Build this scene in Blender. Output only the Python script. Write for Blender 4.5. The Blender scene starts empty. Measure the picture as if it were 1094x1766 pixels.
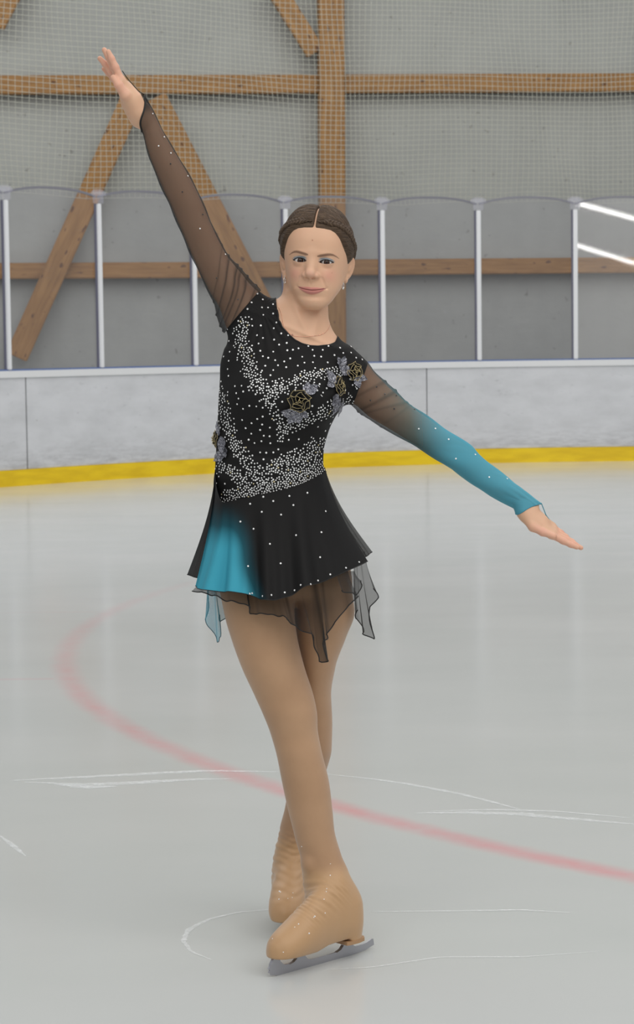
import bpy, bmesh, math, random
import numpy as np
from mathutils import Vector, Matrix
from mathutils.bvhtree import BVHTree
random.seed(7); RNG = np.random.default_rng(7)
SC = bpy.context.scene
COL = SC.collection

# ------------------------------------------------------------ camera
F = 3924.0; CX, CY = 547.0, 883.0
TH = math.atan(304/F); RHO = .0128
r0 = np.array([1, 0, 0.]); u0 = np.array([0, math.sin(TH), math.cos(TH)]); FW = np.array([0, math.cos(TH), -math.sin(TH)])
RT = r0*math.cos(RHO) - u0*math.sin(RHO); UPV = u0*math.cos(RHO) + r0*math.sin(RHO)
CAM = np.array([0, -5, 1.39])
cd = bpy.data.cameras.new('camera'); cam = bpy.data.objects.new('camera', cd); COL.objects.link(cam)
cd.sensor_fit = 'VERTICAL'; cd.sensor_height = 36; cd.lens = F/1766*36
m = Matrix.Identity(4)
for i in range(3):
    m[i][0] = RT[i]; m[i][1] = UPV[i]; m[i][2] = -FW[i]; m[i][3] = CAM[i]
cam.matrix_world = m
cd.clip_start = .1; cd.clip_end = 200
cd.dof.use_dof = True; cd.dof.focus_distance = 4.98; cd.dof.aperture_fstop = 14
SC.camera = cam
SC.view_settings.view_transform = 'Standard'; SC.view_settings.look = 'None'
SC.view_settings.gamma = 1; SC.view_settings.use_curve_mapping = False
SC.view_settings.exposure = 0.0

# ------------------------------------------------------------ light: the hall's even skylight plus rows of ceiling lamps
W = bpy.data.worlds.new('hall_light'); SC.world = W; W.use_nodes = True
W.node_tree.nodes['Background'].inputs[0].default_value = (.93, .95, 1, 1)
W.node_tree.nodes['Background'].inputs[1].default_value = .42
def area(name, loc, sx, sy, power, target, col=(1, .98, .94)):
    l = bpy.data.lights.new(name, 'AREA'); l.shape = 'RECTANGLE'; l.size = sx; l.size_y = sy; l.energy = power; l.color = col
    o = bpy.data.objects.new(name, l); COL.objects.link(o); o.location = loc
    o.rotation_euler = (Vector(target)-Vector(loc)).to_track_quat('-Z', 'Y').to_euler()
    return o
area('ceiling_light', (1.5, -5, 7.5), 14, 8, 620, (0, 2, 0))
area('ceiling_light', (0, 6, 8), 14, 8, 420, (0, 6, 0))
area('ceiling_light', (0, 15, 8), 18, 8, 620, (0, 17, 0))

def ray(px, py): return FW*F + RT*(px-CX) + UPV*(CY-py)
def pix(px, py, Y):
    d = ray(px, py); return CAM + d*((Y-CAM[1])/d[1])
def gnd(px, py, z=0.):
    d = ray(px, py); return CAM + d*((z-CAM[2])/d[2])
def toscreen(P):
    Q = np.asarray(P)-CAM; w = Q@FW
    return CX+F*(Q@RT)/w, CY-F*(Q@UPV)/w

# ------------------------------------------------------------ materials
def mat(name, base=(.5, .5, .5), rough=.5, metal=0, **kw):
    M = bpy.data.materials.new(name); M.use_nodes = True
    b = M.node_tree.nodes['Principled BSDF']
    b.inputs['Base Color'].default_value = (*base, 1); b.inputs['Roughness'].default_value = rough; b.inputs['Metallic'].default_value = metal
    for k, v in kw.items(): b.inputs[k.replace('_', ' ')].default_value = v
    return M
class N:
    def __init__(s, M): s.t = M.node_tree; s.b = s.t.nodes.get('Principled BSDF')
    def n(s, ty, **kw):
        x = s.t.nodes.new(ty)
        for k, v in kw.items(): setattr(x, k, v)
        return x
    def l(s, a, b): s.t.links.new(a, b)
    def math(s, op, a, b=None, c=None, clamp=False):
        x = s.n('ShaderNodeMath', operation=op, use_clamp=clamp)
        for i, v in enumerate((a, b, c)):
            if v is None: continue
            if isinstance(v, (int, float)): x.inputs[i].default_value = v
            else: s.l(v, x.inputs[i])
        return x.outputs[0]
    def noise(s, vec, scale, detail=4, rough=.5, dist=0):
        x = s.n('ShaderNodeTexNoise'); x.inputs['Scale'].default_value = scale; x.inputs['Detail'].default_value = detail
        x.inputs['Roughness'].default_value = rough; x.inputs['Distortion'].default_value = dist
        if vec is not None: s.l(vec, x.inputs['Vector'])
        return x.outputs['Fac']
    def mapping(s, vec, sc=(1, 1, 1), loc=(0, 0, 0), rot=(0, 0, 0)):
        x = s.n('ShaderNodeMapping'); x.inputs['Scale'].default_value = sc; x.inputs['Location'].default_value = loc; x.inputs['Rotation'].default_value = rot
        s.l(vec, x.inputs['Vector']); return x.outputs[0]
    def ramp(s, f, stops):
        x = s.n('ShaderNodeValToRGB'); e = x.color_ramp.elements
        while len(e) < len(stops): e.new(.5)
        for i, (p, c) in enumerate(stops):
            e[i].position = p; e[i].color = (*c, 1) if len(c) == 3 else c
        s.l(f, x.inputs[0]); return x.outputs[0]
    def mix(s, f, a, b, mode='MIX'):
        x = s.n('ShaderNodeMix', data_type='RGBA', blend_type=mode)
        for v, i in ((f, 0), (a, 6), (b, 7)):
            if isinstance(v, (int, float)): x.inputs[i].default_value = v
            elif isinstance(v, tuple): x.inputs[i].default_value = (*v, 1)
            else: s.l(v, x.inputs[i])
        return x.outputs[2]
    def bump(s, h, strength=.3, dist=.01):
        x = s.n('ShaderNodeBump'); x.inputs['Strength'].default_value = strength; x.inputs['Distance'].default_value = dist
        s.l(h, x.inputs['Height']); s.l(x.outputs[0], s.b.inputs['Normal'])
    def obj(s): return s.n('ShaderNodeTexCoord').outputs['Object']
    def pos(s): return s.n('ShaderNodeNewGeometry').outputs['Position']
    def attr(s, name): return s.n('ShaderNodeAttribute', attribute_name=name)

def tag(o, label=None, cat=None, group=None, kind=None):
    if label: o['label'] = label
    if cat: o['category'] = cat
    if group: o['group'] = group
    if kind: o['kind'] = kind
    return o
def empty(name, loc, **kw):
    o = bpy.data.objects.new(name, None); COL.objects.link(o); o.location = loc; o.empty_display_size = .1
    return tag(o, **kw)
def link(name, V, Fc, M, parent=None, smooth=True, attrs=None, mats=None, mi=None):
    me = bpy.data.meshes.new(name)
    V = np.asarray(V, dtype=float)
    me.from_pydata([tuple(v) for v in V] if not isinstance(Fc, np.ndarray) else V.tolist(), [], Fc.tolist() if isinstance(Fc, np.ndarray) else Fc)
    for mm in ([M] if mats is None else mats): me.materials.append(mm)
    if mi is not None: me.polygons.foreach_set('material_index', np.asarray(mi, dtype=np.int32))
    if smooth: me.polygons.foreach_set('use_smooth', np.ones(len(me.polygons), dtype=bool))
    for k, a in (attrs or {}).items():
        a = np.asarray(a, dtype=np.float32)
        if a.ndim == 2:
            at = me.attributes.new(k, 'FLOAT_COLOR', 'POINT'); at.data.foreach_set('color', np.c_[a, np.ones(len(a))].astype(np.float32).ravel())
        else:
            at = me.attributes.new(k, 'FLOAT', 'POINT'); at.data.foreach_set('value', a)
    me.update()
    o = bpy.data.objects.new(name, me); COL.objects.link(o)
    if parent is not None:
        o.parent = parent
        o.matrix_parent_inverse = parent_world(parent).inverted()
    return o
def parent_world(p):
    M = Matrix.Translation(p.location) @ p.rotation_euler.to_matrix().to_4x4()
    if p.parent is not None: M = parent_world(p.parent) @ p.matrix_parent_inverse @ M
    return M
class MB:
    def __init__(s): s.v = []; s.f = []; s.mi = []
    def add(s, V, Fc, mi=0):
        k = len(s.v); s.v += [tuple(map(float, v)) for v in V]; s.f += [tuple(int(i)+k for i in f) for f in Fc]; s.mi += [mi]*len(Fc); return s
    def box(s, c, h, ax=None, bev=0, mi=0):
        ax = np.eye(3) if ax is None else np.asarray(ax)
        c = np.asarray(c, float); V = []
        if bev <= 0:
            for i in (-1, 1):
                for j in (-1, 1):
                    for k in (-1, 1): V.append(c+ax[0]*h[0]*i+ax[1]*h[1]*j+ax[2]*h[2]*k)
            return s.add(V, [(0, 1, 3, 2), (4, 6, 7, 5), (0, 4, 5, 1), (2, 3, 7, 6), (0, 2, 6, 4), (1, 5, 7, 3)], mi)
        bm = bmesh.new(); bmesh.ops.create_cube(bm, size=2)
        for v in bm.verts: v.co = Vector((v.co.x*h[0], v.co.y*h[1], v.co.z*h[2]))
        bmesh.ops.bevel(bm, geom=bm.edges[:], offset=bev, segments=2, affect='EDGES')
        V = [c+ax[0]*v.co.x+ax[1]*v.co.y+ax[2]*v.co.z for v in bm.verts]; Fc = [[v.index for v in f.verts] for f in bm.faces]
        bm.free(); return s.add(V, Fc, mi)
    def tube(s, pts, r, n=8, mi=0, closed=False):
        pts = np.asarray(pts, float); r = np.broadcast_to(r, (len(pts),)); V = []; Fc = []
        T = np.gradient(pts, axis=0); T /= np.linalg.norm(T, axis=1)[:, None]+1e-12
        ref = np.array([0, 0, 1.]) if abs(T[0][2]) < .9 else np.array([1., 0, 0])
        for i, p in enumerate(pts):
            a = ref-T[i]*(ref@T[i]); a /= np.linalg.norm(a)+1e-12; b = np.cross(T[i], a); ref = a
            for j in range(n):
                t = 2*math.pi*j/n; V.append(p+r[i]*(math.cos(t)*a+math.sin(t)*b))
        m_ = len(pts)
        for i in range(m_ if closed else m_-1):
            for j in range(n):
                Fc.append((i*n+j, i*n+(j+1) % n, ((i+1) % m_)*n+(j+1) % n, ((i+1) % m_)*n+j))
        if not closed: Fc += [tuple(range(n))[::-1], tuple(range((m_-1)*n, m_*n))]
        return s.add(V, Fc, mi)
    def strip(s, A, B, mi=0):
        n = len(A); return s.add(list(A)+list(B), [(i, i+1, n+i+1, n+i) for i in range(n-1)], mi)
    def prism(s, poly, depth, mi=0):            # poly: list of 3D points, depth: vector
        n = len(poly); d = np.asarray(depth)
        V = [np.asarray(p)-d/2 for p in poly]+[np.asarray(p)+d/2 for p in poly]
        return s.add(V, [tuple(range(n))[::-1], tuple(range(n, 2*n))]+[(i, (i+1) % n, n+(i+1) % n, n+i) for i in range(n)], mi)
    def build(s, name, M, parent=None, smooth=False, mats=None, **kw):
        return link(name, s.v, s.f, M, parent, smooth, mats=mats, mi=s.mi if mats else None, **kw)

# ------------------------------------------------------------ ice
def structure(o): o['kind'] = 'structure'; return o
ice = mat('ice', (.6, .62, .62), .22, Specular_IOR_Level=.5)
n = N(ice); P = n.pos()
sep = n.n('ShaderNodeSeparateXYZ'); n.l(P, sep.inputs[0]); X, Y = sep.outputs[0], sep.outputs[1]
dx = n.math('SUBTRACT', X, 5.694); dy = n.math('SUBTRACT', Y, 5.494)
rr = n.math('SQRT', n.math('ADD', n.math('MULTIPLY', dx, dx), n.math('MULTIPLY', dy, dy)))
wob = n.math('MULTIPLY', n.math('SUBTRACT', n.noise(P, 9, 3), .5), .03)
dr = n.math('ABSOLUTE', n.math('ADD', n.math('SUBTRACT', rr, 6.832), wob))
mr = n.n('ShaderNodeMapRange', interpolation_type='SMOOTHSTEP'); n.l(dr, mr.inputs[0])
for i, v in ((1, .085), (2, .0), (3, 0.), (4, 1.)): mr.inputs[i].default_value = v
ringf = mr.outputs[0]
left = n.math('LESS_THAN', X, -1.09)
hl = None
for yy in (4.262, 6.54):
    d = n.math('ABSOLUTE', n.math('ADD', n.math('SUBTRACT', Y, yy), wob))
    q = n.math('MULTIPLY', n.math('SUBTRACT', 1, n.math('DIVIDE', d, .045), clamp=True), left)
    q = n.math('MULTIPLY', q, .55 if yy < 5 else .4)
    hl = q if hl is None else n.math('MAXIMUM', hl, q)
pat = n.math('ADD', .1, n.math('MULTIPLY', n.noise(P, 5, 6, .7), 1.25))
fade = n.math('SUBTRACT', 1.15, n.math('MULTIPLY', Y, .13), clamp=True)  # reflection haze put into the paint colour: lines fainter farther off
red = n.math('MULTIPLY', n.math('MULTIPLY', n.math('MAXIMUM', ringf, hl), fade), n.math('MULTIPLY', pat, .60), clamp=True)
cl = n.noise(n.mapping(P, (.5, .9, 1)), 1.1, 4, .5)
base = n.ramp(cl, [(.3, (.52, .545, .53)), (.7, (.575, .59, .58))])
scr = n.noise(n.mapping(P, (1.2, 14, 1), rot=(0, 0, .35)), 3, 6, .7)
scr2 = n.noise(n.mapping(P, (16, 1.5, 1), rot=(0, 0, .8)), 2, 6, .7)
sc_ = n.math('MAXIMUM', n.math('MULTIPLY', n.math('SUBTRACT', scr, .6), 2.2, clamp=True), n.math('MULTIPLY', n.math('SUBTRACT', scr2, .62), 2, clamp=True))
base = n.mix(n.math('MULTIPLY', sc_, .10), base, (.66, .68, .69))
base = n.mix(red, base, (.78, .20, .22))
n.l(base, n.b.inputs['Base Color'])
rg = n.math('ADD', .13, n.math('MULTIPLY', n.noise(P, 1.5, 3), .06)); n.l(rg, n.b.inputs['Roughness'])
fl = MB().box((0, 20, -.05), (22, 30, .05)).build('floor', ice); structure(fl)

def arc_strip(mb, pp, wfun, z=.002, n=90):
    pts = np.array([gnd(*p, z) for p in pp]); t = np.linspace(0, len(pts)-1, n)
    c = np.c_[[np.interp(t, range(len(pts)), pts[:, k]) for k in range(3)]].T
    for _ in range(6): c[1:-1] = (c[:-2]+2*c[1:-1]+c[2:])/4
    T = np.gradient(c, axis=0); T /= np.linalg.norm(T, axis=1)[:, None]; S = np.c_[-T[:, 1], T[:, 0], T[:, 2]*0]
    w = np.array([wfun(i/(n-1)) for i in range(n)])*(.6+.8*RNG.random(n))
    w2 = np.array([wfun(i/(n-1)) for i in range(n)])*(.6+.8*RNG.random(n))
    mb.strip(c-S*w[:, None], c+S*w2[:, None])
snow = mat('ice_snow', (.9, .92, .93), .8)
n = N(snow); n.b.inputs['Alpha'].default_value = .5
al = n.math('MULTIPLY', n.math('SUBTRACT', n.noise(n.pos(), 26, 5, .75), .25), 2.2, clamp=True); n.l(n.math('MULTIPLY', al, .55), n.b.inputs['Alpha'])
S = math.sin
def swell(a): return lambda t: 2.3*a*(.25+S(math.pi*min(1, max(0, t))))
for pp, wd in [([(22, 1346), (120, 1341), (240, 1335), (360, 1329), (480, 1331)], .006), ([(45, 1349), (150, 1353), (230, 1350), (330, 1344), (400, 1343)], .007),
               ([(95, 1352), (150, 1357), (200, 1356)], .008), ([(565, 1335), (640, 1343), (700, 1351), (790, 1368), (850, 1383), (905, 1398)], .0035), ([(718, 1402), (800, 1401), (900, 1404), (1000, 1413), (1094, 1421)], .0065),
               ([(740, 1399), (850, 1396), (960, 1399), (1094, 1411)], .0028), ([(470, 1568), (410, 1573), (360, 1585), (325, 1603), (316, 1622), (330, 1641), (365, 1655)], .0022),
               ([(640, 1572), (760, 1571), (900, 1569), (990, 1574)], .0018), ([(0, 1441), (22, 1458), (44, 1476)], .0028), ([(560, 1842-170), (640, 1668), (760, 1650), (900, 1650), (1040, 1640)], .0012)]:
    mb = MB(); arc_strip(mb, pp, swell(wd)); o = mb.build('scratch_mark', snow, fl, smooth=True)

# ------------------------------------------------------------ rink boards (curving towards the camera on the left)
def depthY(X): return 19.52 - .098*max(0., 2.6-X)**2 if X > -3.4 else 19.52-.098*36-1.17*(-3.4-X)
def front(X, off=0.):
    e = 1e-3; T = np.array([1, (depthY(X+e)-depthY(X-e))/(2*e)]); T /= np.linalg.norm(T); Nn = np.array([T[1], -T[0]])
    return np.array([X, depthY(X)])+Nn*off           # positive offset: towards the ice
XS = np.linspace(-6.5, 12, 130)
HB = 1.105
def band(mb, z0, z1, o0, o1, xs=XS, mi=0):
    A = [front(x, o0) for x in xs]; B = [front(x, o1) for x in xs]; n_ = len(xs)
    V = [(*a, z0) for a in A]+[(*a, z1) for a in A]+[(*b, z0) for b in B]+[(*b, z1) for b in B]
    Fc = []
    for i in range(n_-1):
        for a, b in ((0, 1), (1, 3), (3, 2), (2, 0)): Fc.append((a*n_+i, a*n_+i+1, b*n_+i+1, b*n_+i))
    Fc += [(0, n_, 3*n_, 2*n_), (n_-1, 3*n_-1-0, 4*n_-1, 2*n_-1)][:1]
    return mb.add(V, Fc, mi)
brd = mat('board_plastic', (.62, .63, .65), .35, Specular_IOR_Level=.4)
n = N(brd); P = n.pos()
c1 = n.ramp(n.noise(n.mapping(P, (1, 1, 2.2)), 2.4, 6, .6), [(.3, (.55, .56, .58)), (.62, (.64, .65, .675))])
sp = n.math('MULTIPLY', n.math('SUBTRACT', n.noise(n.mapping(P, (4, 4, 9)), 2.6, 5, .72), .62), 9, clamp=True)
sepz = n.n('ShaderNodeSeparateXYZ'); n.l(P, sepz.inputs[0])
lowf = n.math('SUBTRACT', 1, n.math('DIVIDE', n.math('SUBTRACT', sepz.outputs[2], .16), .28), clamp=True)
dirt = n.math('MULTIPLY', n.math('SUBTRACT', n.noise(n.mapping(P, (1.6, 1.6, 8)), 4, 6, .7), .42), 4, clamp=True)
c1 = n.mix(n.math('MULTIPLY', sp, .5), c1, (.22, .22, .24))
c1 = n.mix(n.math('MULTIPLY', n.math('MULTIPLY', lowf, dirt), .7), c1, (.33, .33, .35))
n.l(c1, n.b.inputs['Base Color'])
yel = mat('yellow_plastic', (.80, .54, .004), .4)
n = N(yel); n.l(n.ramp(n.noise(n.mapping(n.pos(), (1, 1, 5)), 3, 5), [(.35, (.74, .49, .004)), (.6, (.86, .60, .008))]), n.b.inputs['Base Color'])
white_rail = mat('rail_plastic', (.72, .73, .74), .35); blue = mat('blue_strip', (.10, .16, .36), .4)
dark = mat('dark_gap', (.12, .12, .13), .7)
board = empty('rink_boards', (*front(0), 0), label='white scuffed rink boards curving across the far side of the ice', cat='rink boards')
seams = [-6.5, -2.76, 1.19, 3.9, 6.9, 12]
for a, b in zip(seams[:-1], seams[1:]):
    band(MB(), .157, 1.03, 0, -.05, np.linspace(a+.005, b-.005, 30)).build('board_panel', brd, board)
band(MB(), .0, .155, .014, -.05).build('kick_plate', yel, board)['label'] = 'yellow kick plate along the foot of the boards'
band(MB(), .10, 1.02, -.055, -.08).build('backing', dark, board)
mb = MB(); band(mb, 1.03, 1.095, .016, -.07); o = mb.build('cap_rail', white_rail, board)
band(MB(), 1.095, HB+.004, .012, -.06).build('blue_edge_strip', blue, board)['label'] = 'thin blue strip on top of the cap rail'

# ------------------------------------------------------------ glass panels with posts
def curve_x_at(px):
    lo, hi = -6., 7.
    for _ in range(50):
        mX = (lo+hi)/2; f_ = front(mX, -.03)
        sx, _y = toscreen(np.array([f_[0], f_[1], 1.11]))
        if sx < px: lo = mX
        else: hi = mX
    return lo
glass = mat('acrylic_sheet', (1, 1, 1), .03)
n = N(glass); t = n.t; out = t.nodes['Material Output']
tr = n.n('ShaderNodeBsdfTransparent'); tr.inputs[0].default_value = (.89, .885, .92, 1)
gl = n.n('ShaderNodeBsdfGlossy'); gl.inputs['Roughness'].default_value = .02; gl.inputs[0].default_value = (1, 1, 1, 1)
df = n.n('ShaderNodeBsdfDiffuse'); df.inputs[0].default_value = (.75, .75, .78, 1)
fr = n.n('ShaderNodeFresnel'); fr.inputs[0].default_value = 1.45
mx = n.n('ShaderNodeMixShader'); n.l(n.math('MULTIPLY', fr.outputs[0], 1.), mx.inputs[0]); n.l(tr.outputs[0], mx.inputs[1]); n.l(gl.outputs[0], mx.inputs[2])
mx2 = n.n('ShaderNodeMixShader')
hz = n.math('ADD', .05, n.math('MULTIPLY', n.math('SUBTRACT', n.noise(n.mapping(n.pos(), (1.2, 1.2, 9), rot=(0, .5, 0)), 5, 6, .75), .58), .5, clamp=True))
n.l(hz, mx2.inputs[0]); n.l(mx.outputs[0], mx2.inputs[1]); n.l(df.outputs[0], mx2.inputs[2]); n.l(mx2.outputs[0], out.inputs[0])
gedge = mat('acrylic_edge', (.20, .20, .23), .2)
clampm = mat('clear_clamp', (.62, .62, .72), .1); n = N(clampm); n.b.inputs['Alpha'].default_value = .15
alu = mat('white_post', (.74, .75, .77), .35)
alud = mat('dark_seal', (.13, .13, .18), .5)
px_posts = [-152, 12, 172, 335, 493, 660, 826, 993, 1160]
pX = [curve_x_at(p) for p in px_posts]
ZG0, ZG1 = HB+.006, 2.80
def arch(t): return ZG1-.02+.068*(1-abs(2*t-1)**2.4)
place = ['cut by the left edge of the photo', 'first whole one from the left', 'behind the raised forearm', 'left of the head', 'behind the head', 'right of the head', 'second from the right edge', 'with the bright lamp reflections at the right edge']
for i in range(len(pX)-1):
    a, b = front(pX[i], -.03), front(pX[i+1], -.03); T = (b-a); L = np.linalg.norm(T); T /= L; Nn = np.array([T[1], -T[0]])
    g = .012; ts = np.linspace(0, 1, 40); mb = MB()
    base = [np.array([*(a+T*(g+(L-2*g)*t)), ZG0]) for t in ts]; top = [np.array([p[0], p[1], arch(t)]) for p, t in zip(base, ts)]
    tilt = 0.
    if i == 7: tilt = math.radians(4.5)
    def lean(p): h = p[2]-ZG0; return np.array([p[0]-Nn[0]*h*math.sin(tilt), p[1]-Nn[1]*h*math.sin(tilt), p[2]])
    base = [lean(p) for p in base]; top = [lean(p) for p in top]
    N3 = np.array([*Nn, 0])*.012
    mb.strip(base, top)                      # one refracting sheet; its thickness shows at the top edge
    o = mb.build('glass_panel', glass, smooth=True)
    ed = MB(); TP = np.array(top); ed.add(list(TP+N3/2)+list(TP-N3/2)+list(TP+N3/2-[0, 0, .022])+list(TP-N3/2-[0, 0, .022]), [(j, j+1, 40+j+1, 40+j) for j in range(39)]+[(80+j, 80+j+1, j+1, j) for j in range(39)]+[(40+j, 40+j+1, 120+j+1, 120+j) for j in range(39)])
    tag(o, 'clear arched-top rink shield, '+place[i], 'glass panel', 'clear shields standing on the boards')
    ed.build('top_edge', gedge, o)
pplace = ['', 'at the far left edge of the photo', 'second from the left, left of the raised forearm', 'behind the raised upper arm', 'half hidden behind the skater\'s ear and earring', 'first to the right of the head', 'second to the right of the head', 'rightmost, beside the bright reflections']
for i in range(1, len(pX)-1):
    c = front(pX[i], -.03); q = front(pX[i]+.01, -.03); T = q-c; T /= np.linalg.norm(T); Nn = np.array([T[1], -T[0]]); ax = np.array([[*T, 0], [*Nn, 0], [0, 0, 1]])
    r_ = empty('support_post', (*c, HB), label='white upright post between clear shields, '+pplace[i], cat='post', group='uprights holding the shields')
    MB().box((*(c+Nn*.03), (HB+2.70)/2), (.0235, .022, (2.70-HB)/2), ax, .006).build('post_profile', alu, r_)
    MB().box((*(c+Nn*.019-T*.03), (HB+2.70)/2), (.013, .009, (2.70-HB)/2), ax, .003).build('seal_strip', alud, r_)['label'] = 'dark seal along the post'
    MB().box((*(c+Nn*.03), 2.77), (.055, .02, .07), ax, .008).box((*(c+Nn*.035), 2.80), (.085, .012, .022), ax, .006).build('clear_clamp', clampm, r_)['label'] = 'clear plastic clamp at the post top'

# ------------------------------------------------------------ netting above the shields
netm = mat('net_cord', (.50, .50, .43), .8)
mb = MB(); xs = np.arange(-4.6, 5.2, .052); zs = np.arange(2.78, 5.4, .052)
PTS = np.zeros((len(xs), len(zs), 3))
for i, x in enumerate(xs):
    for j, z in enumerate(zs):
        w = .018*S(x*3.1+S(z*2.2)*1.3)+.012*S(x*7+z*3); zz = z+.014*S(x*2.3+z*1.1)+.02*abs(S(x*3.05))*math.exp(-(z-2.8)*2)
        f_ = front(x+w, -.24+.03*S(x*2+z)); PTS[i, j] = (f_[0], f_[1], zz)
rc = .0026
def cords(A):                                         # thin three-sided cords
    n_ = len(A); k = len(mb.v); T = np.gradient(A, axis=0); T /= np.linalg.norm(T, axis=1)[:, None]
    a = np.cross(T, [0, 1, 0]); a /= np.linalg.norm(a, axis=1)[:, None]; b = np.cross(T, a)
    R = [A+rc*(math.cos(q)*a+math.sin(q)*b) for q in (0.5, 2.6, 4.7)]
    V = np.concatenate(R); mb.v += [tuple(v) for v in V.tolist()]
    for q in range(3):
        o1, o2 = k+q*n_, k+((q+1) % 3)*n_
        mb.f += [(o1+i, o1+i+1, o2+i+1, o2+i) for i in range(n_-1)]; mb.mi += [0]*(n_-1)
for i in range(len(xs)): cords(PTS[i])
for j in range(len(zs)): cords(PTS[:, j])
net = mb.build('safety_net', netm, smooth=True)
tag(net, 'fine white square-mesh safety net hanging above the clear shields', 'net')

# ------------------------------------------------------------ back wall and timber frame
def WY(X): return 22.6+.09*X
wallm = mat('wall_panel', (.40, .41, .39), .75)
n = N(wallm); P = n.pos()
c1 = n.ramp(n.noise(n.mapping(P, (1, 1, 1)), 1.3, 5, .6), [(.3, (.325, .335, .315)), (.7, (.375, .385, .36))])
sp = n.math('MULTIPLY', n.math('SUBTRACT', n.noise(P, 11, 3, .5), .68), 14, clamp=True)
c1 = n.mix(n.math('MULTIPLY', sp, .5), c1, (.13, .125, .11))
wv = n.n('ShaderNodeTexWave', wave_type='BANDS', bands_direction='X'); wv.inputs['Scale'].default_value = 1.1; wv.inputs['Distortion'].default_value = 1.2; n.l(P, wv.inputs['Vector'])
n.l(c1, n.b.inputs['Base Color']); n.bump(n.math('ADD', n.math('MULTIPLY', wv.outputs['Fac'], .5), n.noise(n.mapping(P, (1, 1, 2)), 2.2, 4)), .35, .05)
mb = MB(); gx = np.linspace(-26, 26, 40)
mb.add([(x, WY(x), z) for z in (0, 9) for x in gx]+[(x, WY(x)+.2, z) for z in (0, 9) for x in gx], [(i, i+1, 41+i, 40+i) for i in range(39)]+[(80+i, 120+i, 121+i, 81+i) for i in range(39)]+[(40+i, 41+i, 121+i, 120+i) for i in range(39)])
structure(mb.build('wall_back', wallm, smooth=True))
wood = mat('timber', (.45, .2, .06), .55)
n = N(wood); O = n.obj()
gr = n.noise(n.mapping(O, (1, 12, 12)), 2.2, 5, .6); kn = n.noise(n.mapping(O, (3, 6, 6)), 2.4, 2, .4)
c1 = n.ramp(gr, [(.3, (.24, .115, .030)), (.5, (.33, .165, .046)), (.7, (.40, .21, .066))])
c1 = n.mix(n.math('MULTIPLY', n.math('SUBTRACT', kn, .66), 16, clamp=True), c1, (.12, .045, .012))
n.l(c1, n.b.inputs['Base Color']); n.bump(gr, .1, .005)
def wall_pt(px, py, off):
    Yv = 22.6
    for _ in range(6):
        p = pix(px, py, Yv); Yv = WY(p[0])-off
    return pix(px, py, Yv)
def beam(name, p0, p1, wpx, off, thick, label, cat, seed=0.):
    A, B = wall_pt(*p0, off), wall_pt(*p1, off); D = B-A; L = np.linalg.norm(D); D /= L
    nrm = np.array([.09, -1, 0]); nrm /= np.linalg.norm(nrm); nrm -= D*(nrm@D); nrm /= np.linalg.norm(nrm); s_ = np.cross(nrm, D)
    h = wpx/F*27.5/2
    mb = MB().box((0, 0, 0), (L/2, h, thick/2), None, .012)
    o = mb.build(name, wood, None)
    c = (A+B)/2 - nrm*thick/2
    R = Matrix(((D[0], s_[0], nrm[0], c[0]), (D[1], s_[1], nrm[1], c[1]), (D[2], s_[2], nrm[2], c[2]), (0, 0, 0, 1)))
    o.matrix_world = R; tag(o, label, cat, 'timber frame on the back wall'); return o
beam('timber_post', (571.5, -120), (576.5, 640), 43, .34, .30, 'thick upright timber post running up behind the head', 'timber post')
beam('timber_beam', (-60, 146), (549, 144.5), 31, .18, .14, 'upper horizontal timber beam left of the post, behind the raised hand', 'timber beam')
beam('timber_beam', (594, 144), (1160, 141.5), 31, .18, .14, 'upper horizontal timber beam right of the post', 'timber beam')
beam('timber_beam', (-60, 467.5), (552, 464.5), 27, .18, .14, 'lower horizontal timber beam left of the post, seen through the shields', 'timber beam')
beam('timber_beam', (596, 461), (1160, 456.5), 27, .18, .14, 'lower horizontal timber beam right of the post, seen through the shields', 'timber beam')
beam('timber_brace', (229, 168), (28, 616), 38, .31, .12, 'diagonal timber brace descending left from below the raised hand', 'timber brace')
beam('timber_brace', (268, 168), (494, 606), 38, .31, .12, 'diagonal timber brace descending right behind the raised arm', 'timber brace')
beam('timber_brace', (466, -36), (545, 90), 32, .30, .12, 'short diagonal timber brace meeting the post at the top of the photo', 'timber brace')
beam('timber_brace', (52, -70), (-8, 44), 30, .30, .12, 'timber brace tip in the top left corner of the photo', 'timber brace')

# ------------------------------------------------------------ two fluorescent ceiling tubes (seen only as reflections in the last shield)
lampm = mat('lamp_tube', (1, 1, 1), .5); n = N(lampm); n.b.inputs['Emission Color'].default_value = (1, .98, .95, 1); n.b.inputs['Emission Strength'].default_value = 34
lampb = mat('lamp_housing', (.7, .7, .7), .5)
for (a, b), lb in ((((4.82, 1.31), (7.2, -1.46)), 'long ceiling tube lamp nearer the boards, mirrored as the upper bright streak'), (((5.26, -2.75), (8.0, -6.6)), 'long ceiling tube lamp further from the boards, mirrored as the lower bright streak')):
    A, B = np.array([*a, 6.8]), np.array([*b, 6.8]); r_ = empty('ceiling_lamp', tuple((A+B)/2), label=lb, cat='lamp')
    MB().tube([A, B], .038, 10).build('lamp_tube', lampm, r_, smooth=True)
    D = (B-A)/np.linalg.norm(B-A); MB().box((A+B)/2+[0, 0, .075], (np.linalg.norm(B-A)/2, .06, .02), np.array([D, np.cross(np.array([0, 0, 1.]), D), np.array([0, 0, 1.])]), .005).build('lamp_housing', lampb, r_)
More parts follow.
